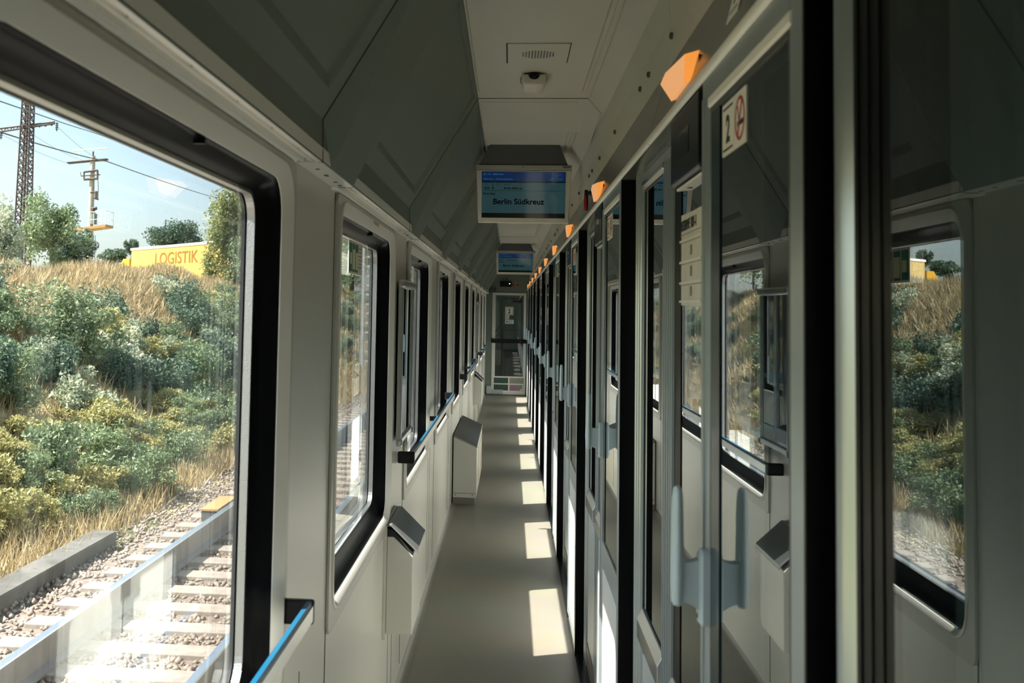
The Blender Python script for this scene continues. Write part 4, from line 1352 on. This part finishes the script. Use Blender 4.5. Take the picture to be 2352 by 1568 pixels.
xs = np.concatenate([np.linspace(-90, -14, 20), np.linspace(-13.6, -5.4, 34), np.linspace(-5.0, -0.2, 6), np.linspace(0.5, 60, 8)])
ys = np.concatenate([np.linspace(-60, 0, 20), np.arange(0.8, 120, 0.8), np.linspace(121, 420, 40)])
gnd = grid_mesh('ground', xs, ys, bank, M_EARTH); tag(gnd, kind='structure')
bb = MB(); bb.extrude_y([(-4.95, ZG - 0.12), (-4.50, ZG), (-1.0, ZG), (-0.6, ZG - 0.1), (-0.6, ZG - 0.5), (-4.95, ZG - 0.5)], -30, 300)
tag(bb.build('track_bed', M_BALLAST), kind='structure')
bb = MB(); bb.extrude_y([(-0.6, ZG + 0.0), (2.6, ZG), (2.6, ZG - 0.5), (-0.6, ZG - 0.5)], -30, 300)
tag(bb.build('own_track_bed', M_BALLAST), kind='structure')

# loose ballast stones
def stones(n, x0, x1, y0, y1, smin, smax):
    base = np.array([(1, 0, 0), (-1, 0, 0), (0, 1, 0), (0, -1, 0), (0, 0, 1), (0, 0, -1)], float)
    tri = np.array([(0, 2, 4), (2, 1, 4), (1, 3, 4), (3, 0, 4), (2, 0, 5), (1, 2, 5), (3, 1, 5), (0, 3, 5)])
    y = y0 + (y1 - y0) * RNG.random(n) ** 1.7
    x = RNG.uniform(x0, x1, n); s = RNG.uniform(smin, smax, n)
    th = RNG.uniform(0, 2 * np.pi, n)
    v = base[None] * (s[:, None, None] * RNG.uniform(0.6, 1.2, (n, 6, 1))) + RNG.normal(0, 0.18, (n, 6, 3)) * s[:, None, None]
    c, sn = np.cos(th)[:, None], np.sin(th)[:, None]
    X = v[..., 0] * c - v[..., 1] * sn; Y = v[..., 0] * sn + v[..., 1] * c
    V = np.stack([X + x[:, None], Y + y[:, None], v[..., 2] * 0.8 + ZG + s[:, None] * 0.2], -1)
    F = (tri[None] + (np.arange(n) * 6)[:, None, None]).reshape(-1, 3)
    return V.reshape(-1, 3), F


V, F = stones(26000, -4.95, -1.2, 4.0, 42.0, 0.022, 0.045)
tag(np_mesh('ballast', V, F, M_STONE), 'loose brown and grey ballast stones between and beside the rails', 'gravel', kind='stuff')

# sleepers
sl0 = MB(); sl0.extrude_y([(-1.72, ZG - 0.02), (-1.74, ZG + 0.045), (-4.28, ZG + 0.045), (-4.30, ZG - 0.02)], 5.0, 5.26)
sl0 = sl0.build('railway_sleeper', M_CONC, bevel=0.01)
tag(sl0, 'pale concrete sleeper under the rails of the neighbouring track', 'sleeper', 'sleepers of the neighbouring track')
for i in range(1, 95):
    c = sl0.copy(); c.location = (0, 0.62 * i, 0); COL.objects.link(c)


def rail(x, label):
    root = empty('rail', (x, 20, ZG + 0.05), label=label, cat='rail')
    z = ZG + 0.045
    e = MB(); e.extrude_y([(x - .08, z), (x - .08, z + .018), (x - .016, z + .045), (x - .014, z + .215), (x - .036, z + .228), (x - .036, z + .258),
                           (x + .036, z + .258), (x + .036, z + .228), (x + .014, z + .215), (x + .016, z + .045), (x + .08, z + .018), (x + .08, z)], -20, 260)
    e.build('rail_web', M_RAIL, root)
    e = MB(); e.extrude_y([(x - .036, z + .2585), (x - .031, z + .270), (x + .031, z + .270), (x + .0365, z + .2585)], -20, 260)
    e.build('rail_head', M_RAILTOP, root)


rail(-3.60, 'far rail of the neighbouring track with a shiny bluish top')
rail(-2.16, 'near rail of the neighbouring track, closest to the train')

tr = MB(); tr.extrude_y([(-4.72, ZG - 0.1), (-4.70, ZG + 0.15), (-4.92, ZG + 0.16), (-4.94, ZG - 0.1)], 4, 12.7)
tr.extrude_y([(-4.68, ZG + 0.15), (-4.68, ZG + 0.18), (-4.95, ZG + 0.19), (-4.95, ZG + 0.15)], 4, 12.6)
tag(tr.build('cable_trough', M_TROUGH), 'shade-toned concrete cable trough along the foot of the grassy bank', 'trough')
mp_ = empty('marker_post', (-3.98, 14.6, ZG), label='short grey concrete block with an orange top beside the far rail', cat='post')
e = MB(); e.box(-4.10, -3.88, 14.2, 15.2, ZG - 0.05, ZG + 0.15); e.build('block', M_TROUGH, mp_, bevel=0.01)
e = MB(); e.box(-4.11, -3.87, 14.19, 15.21, ZG + 0.15, ZG + 0.175); e.build('cap', M_PLATF, mp_)


# ---- foliage
def leaves(n, shape, size, rnd, flat=0.0, clump=0):
    """n leaf quads distributed through a unit blob; returns verts, faces"""
    d = rnd.normal(size=(n, 3)); d /= np.linalg.norm(d, axis=1)[:, None]
    r = rnd.random(n) ** 0.42
    p = d * r[:, None]
    if clump:
        cc = rnd.normal(size=(clump, 3)); cc /= np.linalg.norm(cc, axis=1)[:, None]
        cc *= (rnd.random(clump) ** 0.5)[:, None] * 0.78
        k = rnd.integers(0, clump, n)
        cr = rnd.uniform(0.18, 0.38, clump)
        p = cc[k] + d * (r * cr[k])[:, None]
    p = p * np.array(shape)
    p[:, 2] += shape[2] * 0.85
    p[:, 2] = np.maximum(p[:, 2], 0.02)
    a = rnd.normal(size=(n, 3)); a[:, 2] *= (1 - flat); a /= np.linalg.norm(a, axis=1)[:, None]
    b = np.cross(a, rnd.normal(size=(n, 3))); b /= np.linalg.norm(b, axis=1)[:, None]
    s = size * rnd.uniform(0.6, 1.4, n)[:, None]
    q = np.stack([p - a * s, p + b * s * 0.45, p + a * s, p - b * s * 0.45], 1)
    f = np.arange(n * 4).reshape(n, 4)
    return q.reshape(-1, 3), f


BUSH = []
specs = [('green_bush', L_GREEN, (1.0, 1.0, 0.85)), ('dark_bush', L_DARK, (1.0, 1.1, 0.9)), ('pale_bush', L_PALE, (1.0, 1.0, 0.75)),
         ('yellow_bush', L_YEL, (1.1, 1.1, 0.6)), ('rusty_bush', L_RUST, (0.9, 0.9, 0.7)), ('green_bush', L_GREEN, (0.9, 1.2, 1.1))]
for i, (nm, mt, sh) in enumerate(specs):
    rnd = np.random.default_rng(100 + i)
    V, F = leaves(3600, sh, 0.050, rnd, clump=26)
    o = np_mesh(nm, V, F, mt); COL.objects.unlink(o)
    BUSH.append((nm, o))
LBL = {'green_bush': 'green leafy bush', 'dark_bush': 'dark green bush', 'pale_bush': 'pale flowering bush',
       'yellow_bush': 'low yellow green bush', 'rusty_bush': 'reddish brown bush'}
rb = random.Random(5)
nb = 0


def put_bush(kind, x, y, s, sz=1.0):
    global nb
    nm, src = BUSH[kind]
    c = src.copy(); c.name = nm; COL.objects.link(c)
    c.location = (x, y, float(bank(x, y)) - 0.12 * s)
    c.rotation_euler = (0, 0, rb.uniform(0, 6.28))
    c.scale = (s, s, s * sz)
    zone = 'at the foot of the bank' if x > -7.6 else ('halfway up the bank' if x > -10.4 else 'on the crest of the bank')
    win = 'in the first window' if y < 4.7 * -x and y < 46 else 'beyond the farther windows'
    lab = LBL[nm] + ' ' + zone + ' ' + win
    tag(c, lab, 'bush', lab.replace('bush', 'bushes'))
    nb += 1


for i in range(290):
    if i < 225:
        t = rb.random() if i % 4 else rb.uniform(-0.08, 0.2)
        x = -5.9 - 6.9 * t
        y = -x * rb.uniform(1.75, 4.6)              # the stretch the big window looks at
    else:
        t = rb.random(); x = -5.9 - 7.0 * t; y = rb.uniform(45, 115)
    # straw-coloured clearing on the upper bank
    if 0.50 < t < 0.97 and 2.0 < -y / x < 2.95 and rb.random() < 0.9:
        continue
    if t < 0.2:
        kind = rb.choice([3, 3, 3, 0]); s = rb.uniform(0.4, 0.75)
    elif t < 0.6:
        kind = rb.choice([1, 1, 2, 2, 0, 0, 5, 3]); s = rb.uniform(0.55, 1.0)
    else:
        kind = rb.choice([0, 0, 4, 2, 5, 3, 1]); s = rb.uniform(0.5, 0.9)
    if t > 0.72: s *= 0.72
    if t > 0.72 and 2.25 < -y / x < 4.2: continue
    put_bush(kind, x, y, s, rb.uniform(0.8, 1.1))


def tree(name, x, y, h, crown, mt, label, seed, n=9000, leaf=0.07, zc=0.45, clump=40):
    z0 = float(bank(x, y))
    root = empty(name, (x, y, z0), label=label, cat='tree')
    rnd = np.random.default_rng(seed)
    V, F = leaves(n, crown, leaf, rnd, clump=clump)
    V = V + np.array([x, y, z0 + h * zc - crown[2] * 0.85 * 0.4])
    o = np_mesh('crown', V, F, mt); o.parent = root; o.matrix_parent_inverse = Matrix.Translation(-root.location)
    t = MB(); t.cyl((x, y, z0 - 0.1), (x + 0.1, y, z0 + h * 0.75), 0.10, 0.04, 10)
    for k in range(5):
        a = rnd.uniform(0, 6.28); zz = z0 + h * rnd.uniform(0.3, 0.6)
        t.cyl((x + .05, y, zz), (x + crown[0] * .6 * math.cos(a), y + crown[1] * .6 * math.sin(a), zz + h * .25), 0.04, 0.015, 7)
    t.build('trunk', M_MASTS, root)


def plane_pt(px, py, Yd):
    """helper used while laying out: world point seen at a photo pixel, Yd metres ahead"""
    dx, dy = px - CX, py - CY
    c_, s_ = math.cos(ROLL), math.sin(ROLL)
    v = _world(((c_ * dx + s_ * dy) / F_PX, 1.0, -(-s_ * dx + c_ * dy) / F_PX))
    v = v * (Yd / v.y)
    return Vector((v.x, v.y, v.z + 1.55))


def tree_at(px, py, Yd, w, h, mt, name, label, seed, n, leaf, clump=40):
    """crown centred on what the photo shows at that spot, Yd metres ahead"""
    c = plane_pt(px, py, Yd)
    g = float(bank(c.x, c.y))
    root = empty(name, (c.x, c.y, g), label=label, cat='tree')
    V, F = leaves(n, (w, w, h), leaf, np.random.default_rng(seed), clump=clump)
    V = V + np.array([c.x, c.y, c.z - h * 0.85])
    o = np_mesh('crown', V, F, mt); o.parent = root; o.matrix_parent_inverse = Matrix.Translation(-root.location)
    t = MB(); t.cyl((c.x, c.y, g - 0.1), (c.x + 0.05, c.y, c.z + h * 0.2), 0.07, 0.03, 10)
    rnd = random.Random(seed)
    for k in range(5):
        a = rnd.uniform(0, 6.28); zz = g + (c.z - g) * rnd.uniform(0.4, 0.8)
        t.cyl((c.x + .03, c.y, zz), (c.x + w * .6 * math.cos(a), c.y + w * .6 * math.sin(a), c.z + h * .2), 0.03, 0.01, 7)
    t.build('trunk', M_MASTS, root)


tree_at(122, 530, 31.0, 1.15, 1.35, L_GREEN, 'bushy_tree', 'bushy green tree right of the foot of the dark lattice mast', 31, 9000, 0.05)
tree_at(175, 572, 33.0, 0.8, 0.75, L_DARK, 'bushy_tree', 'dark green low tree under the railed platform of the concrete mast', 37, 5000, 0.05)
tree_at(-5, 550, 27.0, 0.8, 1.3, L_PALE, 'bushy_tree', 'pale airy tree at the left edge of the first window', 32, 5000, 0.05)
tree_at(532, 575, 46.0, 1.45, 3.1, L_YG, 'roadside_tree', 'tall yellow green tree at the right edge of the first window', 33, 15000, 0.07, 50)
tree_at(560, 600, 44.0, 1.0, 1.3, L_GREEN, 'roadside_tree', 'green tree right of the yellow trailer, near the window edge', 36, 6000, 0.06)
tree_at(395, 548, 125.0, 4.2, 2.7, L_DARK, 'distant_tree', 'broad dark tree behind the yellow trailer', 34, 9000, 0.16, 50)
tree_at(303, 562, 115.0, 0.9, 1.6, L_DARK, 'distant_tree', 'slim dark tree left of the yellow trailer', 35, 1600, 0.14, 12)
tree_at(262, 590, 112.0, 1.8, 1.1, L_DARK, 'distant_tree', 'low dark tree between the concrete mast and the yellow trailer', 38, 2500, 0.14, 20)
for i in range(16):
    y = 58 + i * 11
    tree('distant_tree', -13.5 - (i % 3) * 1.8, y, 6.0 + (i * 37 % 5), (2.6, 3.2, 2.8 + (i * 13 % 3)), (L_GREEN, L_DARK, L_PALE)[i % 3],
         ('green', 'dark green', 'pale green')[i % 3] + ' tree in the row far along the embankment', 50 + i, n=4500, leaf=0.13, zc=0.25)
for o in list(bpy.data.objects):
    if o.name.startswith('distant_tree') and 'far along' in o.get('label', ''):
        o['group'] = o['label'].split(' tree')[0] + ' trees along the embankment'

# dry grass on the bank
def grass(n):
    y = 9 + 75 * RNG.random(n) ** 1.5
    t = RNG.random(n)
    x = -4.9 - 8.4 * t
    keep = (t < 0.16) | ((t > 0.5)) | (RNG.random(n) < 0.35)
    x, y = x[keep], y[keep]; n = len(x)
    z = bank(x, y)
    h = RNG.uniform(0.14, 0.42, n); w = RNG.uniform(0.008, 0.018, n) * (1 + y / 40)
    th = RNG.uniform(0, 2 * np.pi, n); ln = RNG.normal(0, 0.12, (n, 2))
    c, s = np.cos(th) * w, np.sin(th) * w
    V = np.stack([np.stack([x - c, y - s, z - .02], 1), np.stack([x + c, y + s, z - .02], 1), np.stack([x + ln[:, 0], y + ln[:, 1], z + h], 1)], 1)
    return V.reshape(-1, 3), np.arange(n * 3).reshape(n, 3)


V, F = grass(130000)
tag(np_mesh('dry_grass', V, F, L_DRY), 'tall straw coloured grass over the whole embankment', 'grass', kind='stuff')

# yellow semitrailer on the road above the bank
p1 = plane_pt(302, 583, 104.0); p2 = plane_pt(560, 557, 86.0)
ztop = 7.0
def trail_pt(t, off, z):
    d = Vector((p2.x - p1.x, p2.y - p1.y, 0)); L_ = d.length; d.normalize(); nrm_ = Vector((-d.y, d.x, 0))
    q = Vector((p1.x, p1.y, 0)) + d * (t * L_) + nrm_ * off
    return (q.x, q.y, z)
TL = Vector((p2.x - p1.x, p2.y - p1.y, 0)).length
trr = empty('yellow_semitrailer', trail_pt(0.5, 1.2, 3.2), label='long yellow trailer lettered LOGISTIK behind the dry grass on top of the bank', cat='trailer')
e = MB(); e.loft([[trail_pt(t, o_, z) for (o_, z) in ((0, 3.3), (0, ztop), (2.5, ztop), (2.5, 3.3))] for t in (0.0, 1.0)], cap=True)
e.build('box_body', M_TRUCK, trr)
e = MB(); e.loft([[trail_pt(t, o_, z) for (o_, z) in ((-0.06, ztop - 0.12), (-0.06, ztop + 0.10), (2.56, ztop + 0.10), (2.56, ztop - 0.12))] for t in (-0.006, 1.006)], cap=True)
e.build('roof_edge', M_WHITE, trr)
e = MB(); e.loft([[trail_pt(t, o_, z) for (o_, z) in ((0.1, 3.6), (0.1, ztop - 0.9 - (1.6 if t < -0.12 else 0)), (2.3, ztop - 0.9 - (1.6 if t < -0.12 else 0)), (2.3, 3.6))] for t in (-0.19, -0.10, -0.03)], cap=True)
e.build('driver_cab', M_TRUCK2, trr)
for t in (0.12, 0.2, 0.8, 0.87):
    for o_ in (0.02, 2.15):
        e = MB(); a = Vector(trail_pt(t, o_, 3.1)); b_ = Vector(trail_pt(t, o_ + 0.33, 3.1)); e.cyl(a, b_, 0.5, n=20)
        e.build('wheel', M_BLACK, trr)
dd = Vector((p2.x - p1.x, p2.y - p1.y, 0)).normalized(); nn = Vector((dd.y, -dd.x, 0))
text('LOGISTIK', 1.55, trail_pt(0.245, -0.02, 5.35), (tuple(dd), (0, 0, 1), tuple(nn)), M_TXT, trr, 'lettering', bold=0.012, depth=0.004, sx=1.45)


# masts
def lattice(root, x, y, z0, z1, w0, w1, step, mt, r=0.035, nm='lattice_frame'):
    e = MB()
    cor = lambda z: [(x + sx * (w0 + (w1 - w0) * (z - z0) / (z1 - z0)) / 2, y + sy * (w0 + (w1 - w0) * (z - z0) / (z1 - z0)) / 2, z) for sx, sy in ((-1, -1), (1, -1), (1, 1), (-1, 1))]
    n = int((z1 - z0) / step)
    for i in range(n):
        a, b = cor(z0 + i * step), cor(z0 + (i + 1) * step)
        for q in range(4):
            e.cyl(a[q], b[q], r, r, 5)
            p, s_ = a[q], b[(q + 1) % 4]
            e.cyl(p, s_, r * 0.6, r * 0.6, 4)
            e.cyl(a[(q + 1) % 4], b[q], r * 0.6, r * 0.6, 4)
    return e.build(nm, mt, root)


# lattice pylon
Yp = 41.0
pb_ = plane_pt(56, 450, Yp); px_, py_ = pb_.x, pb_.y
ly = empty('lattice_mast', (px_, py_, 3.0), label='dark rusty lattice mast with a long cross arm, leftmost in the first window', cat='mast')
lattice(ly, px_, py_, 2.8, 11.4, 0.52, 0.30, 0.30, M_MASTS)
e = MB(); e.cyl((px_, py_, 2.8), (px_, py_, 11.4), 0.05, n=8); e.build('centre_post', M_MASTS, ly)
za = plane_pt(56, 291, Yp).z
e = MB()
a, b = plane_pt(-40, 300, Yp), plane_pt(126, 280, Yp)
for (u, w_) in ((0.0, 0.05), (0.16, 0.05)):
    e.cyl(a + Vector((0, 0, -u)), b + Vector((0, 0, -u * .4)), 0.035, n=6)
for i in range(12):
    p = a.lerp(b, i / 12); q = a.lerp(b, (i + 0.5) / 12) + Vector((0, 0, -0.14)); e.cyl(p, q, 0.02, n=5)
    e.cyl(q, a.lerp(b, (i + 1) / 12), 0.02, n=5)
e.build('cross_arm', M_MASTS, ly)


def insulator(root, p, s=1.0, nm='insulator'):
    e = MB()
    for i in range(4):
        z = p.z - 0.04 * s - i * 0.075 * s
        e.cyl((p.x, p.y, z), (p.x, p.y, z - 0.03 * s), 0.075 * s, 0.045 * s, 10)
    e.cyl((p.x, p.y, p.z), (p.x, p.y, p.z - 0.36 * s), 0.02 * s, n=6)
    e.build(nm, M_MASTS, root)


for q in (plane_pt(131, 281, Yp), plane_pt(3, 300, Yp), plane_pt(69, 296, Yp)):
    insulator(ly, q)

# concrete mast with a platform
Yc = 57.0
cb0, ct = plane_pt(205, 590, Yc), plane_pt(205, 358, Yc)
cmn = empty('concrete_mast', (cb0.x, cb0.y, 2.8), label='round concrete mast with switch gear and a railed platform in the first window', cat='mast')
e = MB(); e.cyl((cb0.x, cb0.y, 2.5), (cb0.x, cb0.y, ct.z), 0.19, 0.13, 18); e.build('pole', M_MASTC, cmn)
e = MB(); e.cyl((cb0.x, cb0.y, ct.z), (cb0.x, cb0.y, ct.z + 0.25), 0.05, n=8)
a, b = plane_pt(158, 374, Yc), plane_pt(245, 366, Yc)
for dy in (-0.14, 0.14):
    e.cyl(a + Vector((0, dy, 0)), b + Vector((0, dy, 0)), 0.05, n=6)
for k in range(7): e.cyl(a.lerp(b, k / 6) + Vector((0, -.14, 0)), a.lerp(b, k / 6) + Vector((0, .14, 0)), 0.06, n=5)
e.build('cross_arm', M_MASTS, cmn)
a, b = plane_pt(165, 346, Yc), plane_pt(247, 340, Yc)
e = MB(); e.cyl(a, b, 0.035, n=8)
for t, py2 in ((0.22, 371), (0.78, 368)):
    p = a.lerp(b, t); e.cyl(p, (p.x, p.y, p.z - 0.62), 0.016, n=6)
e.build('top_bar', M_MASTW, cmn)
e = MB()
def bar(x0, y0, x1, y1, r=0.035):
    e.cyl(plane_pt(x0, y0, Yc - 0.2), plane_pt(x1, y1, Yc - 0.2), r, n=6)
bar(193, 395, 224, 391, .06); bar(193, 395, 193, 412, .05); bar(193, 412, 224, 410, .07); bar(224, 391, 224, 412, .06); bar(186, 404, 230, 401); bar(186, 404, 185, 395, .02)
bar(225, 412, 226, 440, .02); bar(214, 410, 214, 440, .02)
bar(208, 442, 224, 440, .05); bar(220, 440, 220, 455, .07); bar(224, 440, 224, 458, .05); bar(216, 455, 226, 458, .05)
bar(210, 480, 222, 478, .10); bar(214, 478, 214, 490, .12)
e.build('switch_gear', M_MASTS, cmn)
e = MB(); c0 = plane_pt(219, 504, Yc); e.cyl((c0.x, c0.y - .2, c0.z - .28), (c0.x, c0.y - .2, c0.z + .30), 0.21, n=16); e.build('transformer_can', mat('can_green_grey', (0.13, 0.17, 0.16), 0.5), cmn)
a, b = plane_pt(180, 528, Yc), plane_pt(251, 521, Yc)
e = MB(); e.loft([[(a.x, a.y - .6, a.z - .10), (a.x, a.y + .6, a.z - .10), (a.x, a.y + .6, a.z + .04), (a.x, a.y - .6, a.z + .04)],
                  [(b.x, b.y - .6, b.z - .04), (b.x, b.y + .6, b.z - .04), (b.x, b.y + .6, b.z + .10), (b.x, b.y - .6, b.z + .10)]], cap=True)
e.build('platform', M_PLATF, cmn)
e = MB()
h = Vector((0, 0, 0.85))
for dy in (-.58, .58):
    e.cyl(a.lerp(b, .45) + h + Vector((0, dy, 0)), b + h + Vector((0, dy, 0)), 0.018, n=6)
    e.cyl(a.lerp(b, .45) + h * .5 + Vector((0, dy, 0)), b + h * .5 + Vector((0, dy, 0)), 0.014, n=6)
    for t in (.62, .74, .86, 1.0):
        p = a.lerp(b, t) + Vector((0, dy, 0)); e.cyl(p, p + h, 0.016, n=6)
e.cyl(b + h + Vector((0, -.58, 0)), b + h + Vector((0, .58, 0)), 0.018, n=6)
e.build('platform_railing', M_MASTW, cmn)
e = MB(); p = plane_pt(215, 540, Yc); e.cyl(p, (p.x, p.y, p.z - 1.3), 0.016, n=6); p2_ = plane_pt(219, 540, Yc); e.cyl(p2_, (p2_.x, p2_.y, p2_.z - 1.3), 0.016, n=6); e.build('ladder', M_MASTS, cmn)


def wire(pts, r, label):
    e = MB(); e.tube(pts, r, 5)
    o = e.build('overhead_wire', M_WIRE)
    tag(o, label, 'wire', 'overhead wires')


def sag(a, b, s, n=10):
    return [a.lerp(b, i / n) + Vector((0, 0, -s * 4 * (i / n) * (1 - i / n))) for i in range(n + 1)]


far = plane_pt(600, 480, 118)
wire(sag(plane_pt(-60, 283, 36), plane_pt(247, 371, Yc), 0.10) + sag(plane_pt(247, 371, Yc), far, 0.25)[1:], 0.030, 'thick dark wire running past the cross arm of the concrete mast')
wire(sag(plane_pt(-30, 222, 30), plane_pt(150, 284, 44), 0.0) + [plane_pt(270, 322, 60)], 0.022, 'dark wire crossing the top of the lattice mast')
wire(sag(plane_pt(131, 290, Yp), plane_pt(236, 372, Yc), 0.12), 0.008, 'thin wire from the arm tip of the lattice mast to the concrete mast')
wire(sag(plane_pt(3, 308, Yp), plane_pt(160, 376, Yc), 0.10), 0.008, 'thin wire reaching the left arm tip of the concrete mast')
wire(sag(plane_pt(69, 304, Yp), plane_pt(190, 368, Yc), 0.12), 0.007, 'faint thin wire between the two masts')

# white ladder-like mast seen through the second window
lm = empty('ladder_mast', (-6.1, 45, ZG), label='white ladder-like steel mast seen through the second window', cat='mast')
e = MB()
for xx in (-6.25, -5.92):
    e.box(xx - 0.05, xx + 0.05, 44.9, 45.1, ZG, 6.5)
for i in range(20):
    z = ZG + 0.25 + i * 0.40
    e.box(-6.25, -5.92, 44.95, 45.05, z, z + 0.07)
e.build('frame', M_MASTW, lm)
e = MB(); e.cyl((-6.0, 45, 4.9), (-3.0, 45, 5.3), 0.05, n=8); e.cyl((-6.0, 45, 6.2), (-3.1, 45, 5.4), 0.03, n=8); e.build('bracket_arm', M_MASTW, lm)
insulator(lm, Vector((-3.1, 45, 5.25)))
